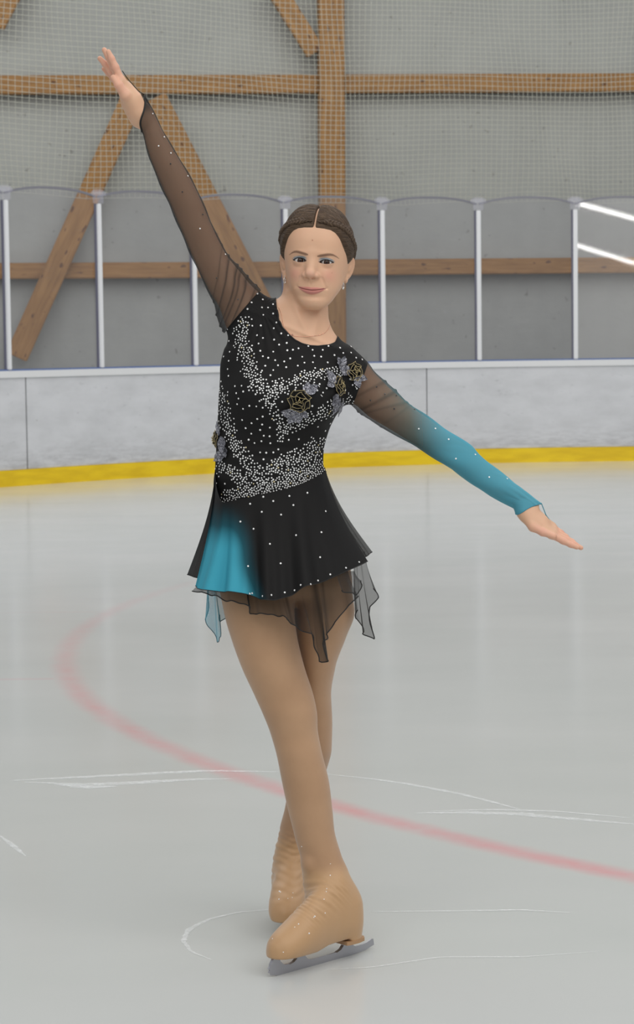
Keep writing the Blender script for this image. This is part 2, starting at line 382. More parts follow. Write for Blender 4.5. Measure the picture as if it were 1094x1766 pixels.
# ============================================================ modelling tools: implicit surfaces and lofts
def dens(t, v, m=500):                                  # monotone cubic densification of a table
    t = np.asarray(t, float); v = np.asarray(v, float)
    if v.ndim == 2: return np.linspace(t[0], t[-1], m), np.stack([dens(t, v[:, k], m)[1] for k in range(v.shape[1])], 1)
    h = np.diff(t); d = np.diff(v)/h; g = np.zeros(len(t))
    for i in range(1, len(t)-1):
        if d[i-1]*d[i] > 0: g[i] = 3*(h[i-1]+h[i])/((2*h[i]+h[i-1])/d[i-1]+(h[i]+2*h[i-1])/d[i])
    g[0], g[-1] = d[0], d[-1]
    T = np.linspace(t[0], t[-1], m); i = np.clip(np.searchsorted(t, T, side='right')-1, 0, len(t)-2)
    s = (T-t[i])/h[i]
    return T, (1+2*s)*(1-s)**2*v[i]+s*(1-s)**2*h[i]*g[i]+s*s*(3-2*s)*v[i+1]+s*s*(s-1)*h[i]*g[i+1]
def smin(a, b, k):
    h = np.maximum(k-np.abs(a-b), 0)/k
    return np.minimum(a, b)-h*h*k*.25
def smax(a, b, k): return -smin(-a, -b, k)
def sstep(a, b, x):
    t = np.clip((x-a)/(b-a), 0, 1); return t*t*(3-2*t)
def gs(x, s): return np.exp(-(x/s)**2)
def caps(P, a, b, ra, rb):
    a = np.asarray(a); b = np.asarray(b); ab = b-a; h = np.clip(((P-a)@ab)/(ab@ab), 0, 1)
    return np.linalg.norm(P-a-h[:, None]*ab, axis=1)-(ra+(rb-ra)*h)
def ellip(P, c, r, ax=None):
    q = P-np.asarray(c)
    if ax is not None: q = q@np.asarray(ax).T
    r = np.asarray(r); k0 = np.linalg.norm(q/r, axis=1); k1 = np.linalg.norm(q/r**2, axis=1)+1e-9
    return k0*(k0-1)/k1
class Loft:                                             # elliptical sections (cx, a, cy, b) along the axis O + s*ez
    def __init__(s, O, ex, ey, ez, S_, T_, cap=.02):
        s.O, s.ex, s.ey, s.ez = map(np.asarray, (O, ex, ey, ez)); s.cap = cap
        S_ = np.asarray(S_, float); T_ = np.asarray(T_, float)
        if S_[0] > S_[-1]: S_ = S_[::-1]; T_ = T_[::-1]
        s.s, s.t = dens(S_, T_)
    def tab(s, q): return [np.interp(q, s.s, s.t[:, k]) for k in range(4)]
    def __call__(s, P, shrink=0.):
        Q = P-s.O; z = Q@s.ez; cx, a, cy, b = s.tab(z); x = Q@s.ex-cx; y = Q@s.ey-cy
        a = a-shrink; b = b-shrink
        k0 = np.sqrt((x/a)**2+(y/b)**2)+1e-9; k1 = np.sqrt((x/a**2)**2+(y/b**2)**2)+1e-9
        d = k0*(k0-1)/k1; d = np.where(k0 < .05, -np.minimum(a, b), d)
        return smax(d, np.maximum(s.s[0]-z, z-s.s[-1]), s.cap)
    def point(s, z, ang, off=0.):
        cx, a, cy, b = s.tab(z)
        return s.O+np.outer(z, s.ez)+np.outer(cx+(a+off)*np.cos(ang), s.ex)+np.outer(cy+(b+off)*np.sin(ang), s.ey)
EX, EY, EZ = np.eye(3)
def vloft(rows, cap=.02):                               # rows: py, left px, right px, Y, half depth
    S_, T_ = [], []
    for py, L, R, Yc, b in rows:
        A = pix(L, py, Yc); B = pix(R, py, Yc); S_.append((A[2]+B[2])/2); T_.append(((A[0]+B[0])/2, (B[0]-A[0])/2, Yc, b))
    return Loft((0, 0, 0), EX, EY, EZ, S_, T_, cap)
def aloft(A, B, left, right, Yf, ratio, m=16, cap=.01, ext=(0, 0)):     # A, B, outlines in the picture plane; axis from A to B
    Y0 = Yf(.5); a3 = pix(*A, Y0); b3 = pix(*B, Y0); ez = b3-a3; L = np.linalg.norm(ez); ez = ez/L; ey = EY; ex = np.cross(ey, ez)
    def fr(pl):
        q = np.array([pix(*p, Y0)-a3 for p in pl]); return q@ez, q@ex
    l, r = fr(left), fr(right)
    if np.mean(l[1]) > np.mean(r[1]): l, r = r, l
    S_ = np.linspace(ext[0]*L, L+ext[1]*L, m); T_ = []
    def ev(pl, s_):
        o = np.argsort(pl[0]); x, y = pl[0][o], pl[1][o]
        if s_ < x[0]: return y[0]+(y[1]-y[0])/(x[1]-x[0])*(s_-x[0])*.4
        if s_ > x[-1]: return y[-1]+(y[-1]-y[-2])/(x[-1]-x[-2])*(s_-x[-1])*.4
        return np.interp(s_, x, y)
    for s_ in S_:
        lo, hi = ev(l, s_), ev(r, s_); h = (hi-lo)/2
        T_.append(((lo+hi)/2, h, Yf(s_/L)-Y0, h*ratio))
    return Loft(a3, ex, ey, ez, S_, T_, cap), L

def polygonise(f, lo, hi, h, band=1.6, proj=1):         # sparse surface nets with projection onto the surface
    Bn = 12; lo = np.asarray(lo, float); nb = np.maximum(1, np.ceil((np.asarray(hi)-lo)/(h*Bn)).astype(int))
    g = np.stack(np.meshgrid(*[np.arange(k) for k in nb], indexing='ij'), -1).reshape(-1, 3)
    c = lo+(g+.5)*Bn*h; dv = np.concatenate([f(c[i:i+200000]) for i in range(0, len(c), 200000)])
    g = g[np.abs(dv) < Bn*h*.87*band]
    M = Bn+1; k = np.stack(np.meshgrid(*[np.arange(M)]*3, indexing='ij'), -1).reshape(-1, 3)
    D = np.asarray(nb)*Bn+2; keyf = lambda q: (q[:, 0]*D[1]+q[:, 1])*D[2]+q[:, 2]
    VK, VP, EK = [], [], []
    for s0 in range(0, len(g), 60):
        gg = g[s0:s0+60]; idx = (gg[:, None]*Bn+k[None]); P = lo+idx.reshape(-1, 3)*h
        d = f(P).reshape(-1, M, M, M)
        sg = d < 0; keep = sg.any((1, 2, 3)) & ~sg.all((1, 2, 3)); d = d[keep]; sg = sg[keep]; gb = gg[keep]*Bn
        if not len(d): continue
        cnt = np.zeros(d[:, :-1, :-1, :-1].shape, np.int8); acc = np.zeros(cnt.shape+(3,), np.float32)
        for ax in range(3):
            o = [(a_, b_) for a_ in (0, 1) for b_ in (0, 1)]
            for a_, b_ in o:
                st = [0, 0, 0]; oth = [q for q in range(3) if q != ax]; st[oth[0]] = a_; st[oth[1]] = b_
                sl0 = tuple([slice(None)]+[slice(q, q+Bn) for q in st]); st2 = list(st); st2[ax] = 1
                sl1 = tuple([slice(None)]+[slice(q, q+Bn) for q in st2])
                d0, d1 = d[sl0], d[sl1]; cr = (d0 < 0) != (d1 < 0); t = np.where(cr, d0/(d0-d1+1e-30), 0)
                cnt += cr
                for q in range(3):
                    acc[..., q] += np.where(cr, (t if q == ax else st[q]), 0)
        w = np.nonzero(cnt); ci = np.stack(w[1:], 1)+gb[w[0]]
        VK.append(keyf(ci)); VP.append(lo+(ci+acc[w]/cnt[w][:, None])*h)
        for ax in range(3):
            sl0 = [slice(None)]+[slice(0, Bn)]*3; sl1 = list(sl0); sl1[ax+1] = slice(1, Bn+1)
            a0, a1 = sg[tuple(sl0)], sg[tuple(sl1)]; w = np.nonzero(a0 != a1); e = np.stack(w[1:], 1)+gb[w[0]]
            EK.append(np.c_[e, np.full(len(e), ax), a0[w]])
    VK = np.concatenate(VK); VP = np.concatenate(VP); EK = np.concatenate(EK)
    o = np.argsort(VK); VK = VK[o]; VP = VP[o]; u, ui = np.unique(VK, return_index=True); VK = u; VP = VP[ui]
    Q = []
    for ax in range(3):
        e = EK[EK[:, 3] == ax]; o1, o2 = [(1, 2), (2, 0), (0, 1)][ax]; cs = []
        ok = np.ones(len(e), bool)
        for da, db in ((0, 0), (1, 0), (1, 1), (0, 1)):
            q = e[:, :3].copy(); q[:, o1] -= da; q[:, o2] -= db; kk = keyf(q); j = np.clip(np.searchsorted(VK, kk), 0, len(VK)-1)
            ok &= (VK[j] == kk) & (q.min(1) >= 0); cs.append(j)
        cs = np.stack(cs, 1)[ok]; fl_ = e[ok, 4] == 0; cs[fl_] = cs[fl_][:, ::-1]; Q.append(cs)
    Q = np.concatenate(Q)
    for _ in range(proj):
        e = h*.5; d = f(VP); gr = np.stack([(f(VP+e*np.eye(3)[q])-f(VP-e*np.eye(3)[q]))/(2*e) for q in range(3)], 1)
        g2 = (gr**2).sum(1)+1e-6; st = np.clip(d/np.sqrt(g2), -h*.6, h*.6); VP = VP-gr*(st/np.sqrt(g2))[:, None]
    return VP, Q
def clip(V, Fc, val):                                   # keep the part of a triangle/quad mesh where val < 0, cut exactly
    T = np.concatenate([Fc[:, [0, 1, 2]], Fc[:, [0, 2, 3]]]) if Fc.shape[1] == 4 else Fc
    ins = val[T] < 0; k = ins.sum(1); out = [T[k == 3]]; V = list(map(tuple, V)); ed = {}
    def cut(a, b):
        key = (min(a, b), max(a, b))
        if key not in ed:
            t = val[a]/(val[a]-val[b]); pa, pb = V[a], V[b]; ed[key] = len(V); V.append(tuple(pa[q]+(pb[q]-pa[q])*t for q in range(3)))
        return ed[key]
    new = []
    for tri, i_ in zip(T[(k > 0) & (k < 3)].tolist(), ins[(k > 0) & (k < 3)].tolist()):
        if sum(i_) == 1:
            r = i_.index(True); a, b, c = tri[r], tri[(r+1) % 3], tri[(r+2) % 3]; new.append((a, cut(a, b), cut(a, c)))
        else:
            r = i_.index(False); a, b, c = tri[r], tri[(r+1) % 3], tri[(r+2) % 3]; p, q = cut(a, b), cut(a, c); new.append((p, b, c)); new.append((p, c, q))
    T = np.concatenate(out+[np.array(new).reshape(-1, 3)]).astype(int); V = np.array(V)
    u, inv = np.unique(T, return_inverse=True); return V[u], inv.reshape(T.shape)

# ============================================================ the skater's figure
YB = .10
torso = vloft([(470, 505, 548, .10, .045), (505, 502, 552, .10, .048), (530, 482, 561, .10, .055), (550, 466, 564, .10, .064), (575, 425, 573, .10, .076), (590, 400, 584, .10, .083), (603, 387, 602, .10, .09), (640, 380, 610, .10, .098), (680, 378, 604, .10, .102), (700, 377, 592, .10, .10),
               (722, 376, 577, .10, .096), (750, 374.5, 565, .10, .09), (780, 373, 558, .10, .085), (800, 372, 557.5, .10, .085), (830, 369, 568, .105, .09), (870, 370, 578, .11, .095), (920, 371, 591, .115, .10), (970, 374, 599, .115, .10),
               (1005, 380, 603, .115, .09), (1028, 392, 590, .11, .07)], .03)
neck = vloft([(470, 497, 567, .115, .05), (500, 492, 563.5, .11, .05), (530, 490, 561.5, .105, .05), (550, 488, 561, .10, .052), (568, 483, 567, .10, .056), (590, 470, 580, .10, .062), (615, 460, 590, .10, .06)], .02)
# arms: outlines of the sleeves, axis from shoulder to wrist
SL_L = [(381.7, 576.8), (373, 537.6), (355, 498), (331, 447), (306.9, 389.8), (288.8, 347.5), (270.7, 308), (254, 263), (246.5, 228.4)]
SL_R = [(448.6, 501.4), (412.4, 462), (388.3, 432), (367, 386.7), (350.6, 347.5), (337, 317.4), (316, 281), (291.8, 242), (270.7, 202.7), (254, 169.5)]
YUP = lambda t: .10-.05*t
up_sl, LU = aloft((418, 540), (249, 196), SL_L, SL_R, YUP, .92)
SR_T = [(637, 629.5), (659, 651), (682.5, 674.7), (714, 700), (749.4, 725.8), (777, 745.4), (812, 769), (835.8, 792.6), (867, 816), (898.7, 839.8), (922, 859.4), (934, 875)]
SR_B = [(607.9, 698), (635, 722), (678.6, 747.4), (733.6, 780.8), (757, 796.5), (792.6, 820), (832, 847.6), (871, 867.3), (894.8, 878.3)]
YDN = lambda t: .10-.06*t
dn_sl, LD = aloft((620, 664), (914, 870), SR_T, SR_B, YDN, .9)
def arm(P, lf, L, k):                                   # bare arm inside the sleeve, tapering to the wrist
    Q = P-lf.O; z = Q@lf.ez; cx, a, cy, b = lf.tab(z); x = Q@lf.ex-cx; y = Q@lf.ey-cy; t = np.clip(z/L, -.1, 1.05)
    lim = np.interp(t, [-.1, 0, .25, .45, .55, .7, .85, 1.05], [.052, .045, .039, .0345, .035, .033, .026, .023]); a = np.minimum(a*k, lim); b = np.minimum(b*k, lim*.96)
    k0 = np.sqrt((x/a)**2+(y/b)**2)+1e-9; k1 = np.sqrt((x/a**2)**2+(y/b**2)**2)+1e-9
    return smax(k0*(k0-1)/k1, np.maximum(-.06-z, z-L*1.03), .01)
def px3(a): return pix(a[0], a[1], a[2])
def torso_full(P, sh=0.):
    d = torso(P, sh)
    d = smin(d, caps(P, px3((500, 560, .10)), px3((432, 541, .10)), .045-sh, .044-sh), .05)
    d = smin(d, caps(P, px3((556, 622, .10)), px3((598, 645, .10)), .042-sh, .043-sh), .035)
    d = smin(d, ellip(P, px3((452, 682, .035)), np.array([.058, .052, .055])-sh), .05)
    d = smin(d, ellip(P, px3((533, 684, .035)), np.array([.058, .052, .055])-sh), .05)
    return d

# legs
legF = vloft([(900, 368, 480, .10, .095), (980, 372, 498, .09, .092), (1040, 383.5, 507, .075, .088), (1070, 390, 509, .07, .085), (1100, 399, 513, .062, .08), (1150, 417, 525, .05, .072), (1200, 440, 541, .045, .064), (1230, 453.5, 547, .04, .06), (1265, 467, 549, .04, .056),
              (1300, 477, 556, .036, .055), (1345, 486, 567, .036, .055), (1400, 498, 574, .034, .05), (1440, 508, 578.5, .032, .046), (1475, 518, 589, .03, .043), (1500, 521, 600, .028, .044), (1530, 524, 610, .027, .045), (1560, 528, 615, .027, .045), (1590, 534, 616, .027, .045)], .03)
legB = vloft([(900, 495, 585, .12, .09), (980, 502, 601, .125, .086), (1030, 506, 609, .13, .084), (1055, 507, 612, .13, .086), (1100, 508, 597, .14, .078), (1150, 512, 579, .15, .068), (1200, 510, 571.5, .165, .06), (1245, 510, 573.5, .18, .056), (1290, 511, 572.5, .20, .056),
              (1330, 503, 563, .24, .053), (1380, 494, 546, .285, .046), (1400, 490, 540, .30, .043), (1425, 483.5, 533, .32, .042), (1450, 479, 530, .335, .043), (1480, 475, 528, .345, .044), (1520, 472, 526, .35, .044), (1550, 471, 524, .35, .044)], .03)
# feet: frame from the blade's ends on the ice
def footframe(heel, toe):
    h_, t_ = gnd(*heel), gnd(*toe); e = t_-h_; e[2] = 0; e /= np.linalg.norm(e); return h_, e, np.array([-e[1], e[0], 0])
FH, FE, FS = footframe((624, 1642), (473.4, 1683.5)); FBL = float((gnd(473.4, 1683.5)-FH)@FE)
BT = gnd(492, 1619); BE = np.array([-.10, -1, 0]); BE /= np.linalg.norm(BE); BH = BT-BE*.262; BS = np.array([-BE[1], BE[0], 0])
FT = [(.013, .013, .085, .045), (.024, .024, .090, .055), (.048, .032, .100, .066), (.08, .037, .110, .076), (.11, .038, .106, .071), (.14, .0395, .098, .064), (.175, .042, .087, .053), (.205, .043, .077, .043), (.235, .041, .068, .0345), (.258, .034, .061, .027), (.272, .021, .055, .0185), (.279, .009, .052, .012)]
class Foot:
    def __init__(s, H, E, S_, k=1.):
        s.H, s.E, s.S = H, E, S_
        s.lf = Loft(H, S_, EZ, E, [r[0]*k for r in FT], [(0, r[1], r[2]-.007, r[3]+.007) for r in FT], .008)
    def __call__(s, P):
        d = s.lf(P); z = P[:, 2]-s.H[2]; l = (P-s.H)@s.E
        d = smin(d, caps(P, s.H+s.E*.046+EZ*.030, s.H+s.E*.046+EZ*.115, .0325, .032), .012)
        hb = np.interp(l, [-.02, .055, .065, .13, .165, .30], [.035, .035, .048, .046, .037, .041])
        return smax(d, hb-z, .004)
footF, footB = Foot(FH, FE, FS), Foot(BH, BE, BS)
print('FEET', FH, FBL, BH, BT)
def wrinkle(P, H, E):                                   # cloth of the boot cover bunching over the laces
    l = (P-H)@E; z = P[:, 2]; q = l*1.0-z*.9; m_ = sstep(.05, .10, l)*(1-sstep(.17, .21, l))*sstep(.05, .085, z)*(1-sstep(.15, .20, z))
    tp = np.interp(l, [r[0] for r in FT], [r[2]+r[3] for r in FT]); m_ = m_*sstep(.62, .9, z/tp)
    return m_*.0014*(np.sin(q*420+3*np.sin(P[:, 0]*60+z*40))*.6+np.sin(q*230+P[:, 0]*90+np.sin(z*90))*.6)
def wrinkleB(P):
    l = (P-BH)@BE; z = P[:, 2]; m_ = sstep(.04, .09, l)*sstep(.07, .10, z)*(1-sstep(.20, .25, z))
    return m_*.0011*(np.sin(z*430+np.sin(P[:, 0]*80)*2.5)*.6+np.sin(z*250-P[:, 0]*120)*.6)
def tights_f(P):
    dF = legF(P); dF = smin(dF, footF(P), .035); dF = dF-wrinkle(P, FH, FE)
    dF = smin(dF, ellip(P, px3((534, 1489, .012)), (.016, .022, .02)), .014)
    dB = smin(legB(P), footB(P), .035)-wrinkleB(P)
    d = np.minimum(dF, dB); hip = P[:, 2] > .78
    d = np.where(hip, smin(smin(dF, dB, .02), torso(P, -.0002), .02), d)
    return d
# hands --------------------------------------------------------
def hand(W_, f, d, n_, L_palm, curls, thumb, spread=0., sc=1., rth=1.):
    """list of capsules; W_: wrist, f forward, d towards the little finger, n_ palm side"""
    W_, f, d, n_ = map(np.asarray, (W_, f, d, n_)); palm, fing = [], []
    wid = [-.027, -.009, .009, .026]; Lk = [1., 1.02, .97, .89]; Lf = [.068, .076, .071, .056]
    for i in range(4):
        K = W_+f*L_palm*Lk[i]+d*wid[i]*sc
        palm.append((W_+d*wid[i]*.55*sc+n_*.002, K, .0135*sc, .0105*sc))
        ang = curls[i][0]; p = K; sp_ = (i-1.4)*spread
        for j, fr_ in enumerate((.47, .30, .23)):
            dirv = (f*math.cos(ang)+n_*math.sin(ang)); dirv = dirv+d*sp_; dirv /= np.linalg.norm(dirv)
            q = p+dirv*Lf[i]*fr_*sc; r_ = [.0086, .0078, .0068, .0055]; fs = (1 if i < 3 else .88)*sc
            fing.append((i, p, q, r_[j]*fs, r_[j+1]*fs)); p = q; ang += curls[i][1]
    t0, t1, t2, t3 = [W_+f*a+d*b+n_*c for a, b, c in thumb]
    palm.append((t0, t1, .0135*sc*rth, .011*sc*rth)); fing.append((4, t1, t2, .0105*sc*rth, .009*sc*rth)); fing.append((4, t2, t3, .009*sc*rth, .0068*sc*rth))
    return palm, fing
def hand_d(P, H):
    palm, fing = H; d = None
    for a, b, ra, rb in palm:
        q = caps(P, a, b, ra, rb); d = q if d is None else smin(d, q, .012)
    fd = {}
    for i, a, b, ra, rb in fing:
        q = caps(P, a, b, ra, rb); fd[i] = q if i not in fd else smin(fd[i], q, .004)
    for i in fd: d = smin(d, fd[i], .006)
    return d
wU = pix(240, 196, .05); kU = pix(207, 143, .045); f = kU-wU; LpU = np.linalg.norm(f); f /= LpU
d_ = np.array([-.17, .97, -.06]); d_ -= f*(d_@f); d_ /= np.linalg.norm(d_); n_ = np.cross(f, d_)
if n_[0] > 0: n_ = -n_
HU = hand(wU, f, d_, n_, LpU, [(-.16, .03), (-.13, .04), (.05, .07), (.10, .09)],
          [(.012, -.018, .006), (.045, -.036, .010), (.072, -.040, .012), (.092, -.036, .012)], .04, 1.0)
wD = pix(908, 879, .04); kD = pix(952, 915, .035); f = kD-wD; LpD = np.linalg.norm(f)*1.05; f /= np.linalg.norm(f)
d_ = np.array([.18, .95, .25]); d_ -= f*(d_@f); d_ /= np.linalg.norm(d_); n_ = np.cross(f, d_)
if n_[2] > 0: n_ = -n_
HD = hand(wD, f, d_, n_, LpD, [(-.22, -.04), (-.20, -.02), (-.14, .02), (-.06, .04)],
          [(.008, -.016, .008), (.034, -.034, .010), (.058, -.038, .004), (.082, -.036, -.004)], .02, .92)
def bulk(P, a, b, r1, r2): return caps(P, px3(a), px3(b), r1, r2)
def handU(P):
    d = hand_d(P, HU); d = smin(d, bulk(P, (243, 205, .05), (228, 178, .048), .021, .0205), .02)
    return smin(d, bulk(P, (228, 172, .035), (218, 155, .035), .019, .015), .015)
def handDn(P):
    d = hand_d(P, HD); return smin(d, bulk(P, (906, 878, .04), (930, 900, .036), .0195, .0175), .015)

# head ---------------------------------------------------------
HR = math.radians(4.3); HYAW = math.radians(6.5)
eu = np.array([math.cos(HYAW), math.sin(HYAW)*-1, 0]); ew = np.array([-math.sin(HYAW), -math.cos(HYAW), 0]); ev_ = EZ.copy()
# roll in the picture plane (top of the head to the right)
def rollv(v): return np.array([v[0]*math.cos(HR)+v[2]*math.sin(HR), v[1], -v[0]*math.sin(HR)+v[2]*math.cos(HR)])
eu, ew, ev_ = rollv(eu), rollv(ew), rollv(ev_)
HO = pix(546.3, 450.5, .085)
HS = 1.0
def tohead(P): Q = (P-HO)/HS; return Q@eu*1000, Q@ev_*1000, Q@ew*1000
def headpt(u, v, w): return HO+HS*(np.multiply.outer(u, eu)+np.multiply.outer(v, ev_)+np.multiply.outer(w, ew))/1000
HT = np.array([  # v, half width, front, back, exponent
    (-109, 10, 68, 52), (-106, 19, 75, 42), (-98, 29, 80.5, 28), (-88, 38, 83, 10), (-76, 45.5, 83.5, -6), (-64, 52.7, 84.5, -26), (-50, 59, 85, -50), (-35, 63, 86.5, -72),
    (-18, 66.5, 87, -84), (0, 68.5, 87, -91), (20, 70.5, 90.5, -94), (40, 72, 90.5, -95), (58, 71, 86.5, -92), (74, 66, 78, -84), (86, 50, 55, -62), (90, 30, 35, -42)])
_, HTd = dens(HT[:, 0], HT[:, 1:]); HTs = np.linspace(HT[0, 0], HT[-1, 0], len(HTd))
def skull(u, v, w):                                     # everything in millimetres
    u = u-np.interp(v, [-110, -60, 0, 60, 120], [7, 4.5, 1, -1.5, -2])
    a, fr_, bk = [np.interp(v, HTs, HTd[:, k]) for k in range(3)]
    c = (fr_+bk)/2; b = (fr_-bk)/2; x = u/a; y = (w-c)/b
    e = 2.25; k0 = (np.abs(x)**e+np.abs(y)**e)**(1/e)+1e-6
    k1 = np.sqrt((x/a)**2+(y/b)**2)/np.maximum(np.sqrt(x*x+y*y), 1e-6)
    d = (k0-1)/np.maximum(k1, 1e-4)
    d = smax(d, np.maximum(HT[0, 0]-v, v-72.), 12.)
    return smin(d, ellip(np.stack([np.sqrt(u*u+150), v, w], 1), (17, 27, -3), (57.2, 89.5, 93)), 10.)
EYU = [(-27.6, -3.2), (30.8, -3.8)]
def lids(u, v, k):                                      # almond of the eye opening, negative inside
    cu, cv = EYU[k]; x = (u-cu)*(-1 if k == 0 else 1)/14.2; y = v-cv        # x: -1 inner corner, +1 outer
    xx = np.clip(x, -1, 1)
    upr = (5.5 if k == 0 else 5.1)*(1-xx**2)**.85*(1-.12*xx)+1.1*(xx*.5+.5)-.9; low = -3.4*(1-xx**2)**.9*(1+.15*xx)+1.1*(xx*.5+.5)-.9
    return np.maximum(np.maximum(y-upr, low-y), (np.abs(x)-1)*14.2)
def mouthline(u_): u = u_-MU; return -66.2+5.2*(np.clip(u/30, -1.15, 1.15))**2-.3*gs(u, 7)
MU = 2.6
def face(u0_, v, w):
    d = skull(u0_, v, w); u = u0_+1.2*gs(v+34, 30)*sstep(40, 80, w); fm = sstep(25, 60, w); h = 0.
    au = np.abs(u)
    h = h-3.3*gs(au-26, 14)*gs(v+2.5, 9.5)                              # sockets
    h = h+2.0*gs(au-24, 17)*gs(v-13, 7)                               # brow
    h = h+3.4*gs(au-36, 16)*gs(v+31, 15)+.9*gs(au-42, 14)*gs(v+54, 16)                              # cheeks, raised by the smile
    h = h-.5*gs(au-29, 12)*gs(v+17, 3.5)                           # under the eyes
    h = h+2.4*gs(u-7, 16)*gs(v+92, 12)                                  # chin
    h = h-3.0*gs(u, 24)*gs(v+80, 5.5)                                 # below the lower lip
    h = h+4.0*gs(u, 26)*gs(v+60, 17)                                  # mouth mound
    nl = 21+(-34-v)*.42; h = h-1.3*gs(au-nl-2, 3.2)*sstep(-66, -58, v)*(1-sstep(-40, -33, v))   # fold from nose to mouth corner
    ml = mouthline(u); um = u-MU; aum = np.abs(um); tap = np.clip(1-(um/31.)**2, 0, 1)
    upL = 6.4*tap**1.05*(1-.10*gs(um, 3.5)); loL = 9.0*tap**.95
    yu = (v-ml)/np.maximum(upL, .8); yl = (ml-v)/np.maximum(loL, .8)
    h = h+2.7*np.where((yu > 0), np.clip(1-(yu-.35)**2/.62, 0, 1), 0)*tap**1.15
    h = h+3.3*np.where((yl >= 0), np.clip(1-(yl-.42)**2/.55, 0, 1), 0)*tap**1.15
    h = h-2.0*gs(v-ml, 1.0)*(1-sstep(26, 34, aum))                   # parting of the lips
    h = h-1.0*gs(aum-33, 3.5)*gs(v-ml, 3.5)                              # corners
    h = h-1.1*gs(u, 2.6)*gs(v+51, 5)                                  # philtrum
    h = h-1.0*gs(au-55, 10)*gs(v-22, 14)                              # temples
    d = d-h*fm
    P = np.stack([u, v, w], 1)
    nb = caps(P, (0, 9, 81.0), (0, -27, 97.0), 7.0, 8.4); d = smin(d, nb, 20)
    d = smin(d, ellip(P, (0, -31.0, 99.2), (9.4, 7.6, 8.6)), 8)
    Pm = np.stack([au, v, w], 1)
    d = smin(d, ellip(Pm, (13.2, -35.0, 89.5), (5.8, 5.8, 9.0)), 6)
    d = smin(d, caps(Pm, (0, -37.5, 96), (0, -44, 87), 3.6, 3), 4)
    d = smax(d, -ellip(Pm, (7.2, -40.6, 94.5), (4.2, 2.7, 6.0)), 1.4)
    d = np.where(fm > 0, d-0, d)
    for k in range(2):                                                # lids over the eyeballs
        cu, cv = EYU[k]; ball = ellip(P, (cu, cv, 72.5), (14.9, 14.2, 14.6)); d = smin(d, ball, 4)
        crease = gs((v-cv)-8.0+((u-cu)/15)**2*3.5, 1.0)*(1-sstep(11, 16, np.abs(u-cu))); d = d+.9*crease*fm
        al = lids(u, v, k); cut = np.maximum(al, 66-w); d = smax(d, -cut, .7)
    # ears
    q = np.array([[.45, 0, .89], [0, 1, 0], [-.89, 0, .45]])
    c = (72.5, -13, -4); EA = np.array([.74, -.22, .63]); EA /= np.linalg.norm(EA); EL = np.array([.27, .96, .02]); EL -= EA*(EL@EA); EL /= np.linalg.norm(EL); EM = np.stack([EA, EL, np.cross(EA, EL)]); ear = ellip(Pm, c, (4.8, 27, 15.0), EM)
    du = (Pm-np.array(c))@EM.T
    rim = np.sqrt((du[:, 1]/27)**2+(du[:, 2]/15.5)**2)
    ear = ear+4.2*gs(rim-.50, .24)*sstep(-1, 2, du[:, 0])*sstep(-17, -9, du[:, 1]); ear = smin(ear, ellip(Pm, (67.5, -37, -2), (5, 8, 6.5)), 4)
    d = smin(d, ear, 3)
    return d
def head_d(P):
    u, v, w = tohead(P); return face(u, v, w)*.001*HS
def body_fn(P):
    d = np.full(len(P), 1., np.float64)
    hd = np.full(len(P), 1.); c = HO; r_ = np.linalg.norm(P-c, axis=1); mk = r_ < .22
    hd = r_-.13
    if mk.any(): hd[mk] = head_d(P[mk])
    t = torso_full(P, .0022); nk = neck(P); t = smin(t, nk, .028)
    for (x0, y0), (x1, y1) in (((499, 505), (531, 577)), ((561, 508), (541, 578))):    # neck tendons
        a_, b_ = pix(x0, y0, .07), pix(x1, y1, .05); ab = (b_-a_)[[0, 2]]; q = P[:, [0, 2]]-a_[[0, 2]]; h_ = np.clip(q@ab/(ab@ab), 0, 1); t = t-.0026*gs(np.linalg.norm(q-h_[:, None]*ab, axis=1), .008)*(P[:, 1] < .1)
    # collar bones and the notch between them
    t = t-.0022*np.exp(-((P[:, 2]-(pix(530, 578, .04)[2]-(P[:, 0]-pix(530, 578, .04)[0])*.45))/.006)**2)*sstep(-.06, .02, .08-P[:, 1])*(P[:, 1] < .08)
    d = smin(t, hd, .022)
    a1 = arm(P, up_sl, LU, .90); a2 = arm(P, dn_sl, LD, .90)
    d = smin(d, a1, .03); d = smin(d, a2, .03)
    if (P[:, 2] > 1.6).any():
        hu = handU(P); d = np.where(P[:, 2] > 1.5, smin(d, hu, .012), d)
    hd2 = handDn(P); d = np.where(P[:, 0] > .3, smin(d, hd2, .012), d)
    return d
def body_all(P):
    d = body_fn(P); lo = P[:, 2] < 1.2
    if lo.any():
        q = np.minimum(legF(P[lo], .004), legB(P[lo], .004)); q = np.minimum(q, np.minimum(footF(P[lo]), footB(P[lo]))+.004); d[lo] = smin(d[lo], q, .02)
    return d
import time
_t = time.time()
person = empty('person', (float(FH[0]), float(FH[1]), 0), label='figure skater in a black crystalled dress with one arm raised, standing on the ice', cat='person')
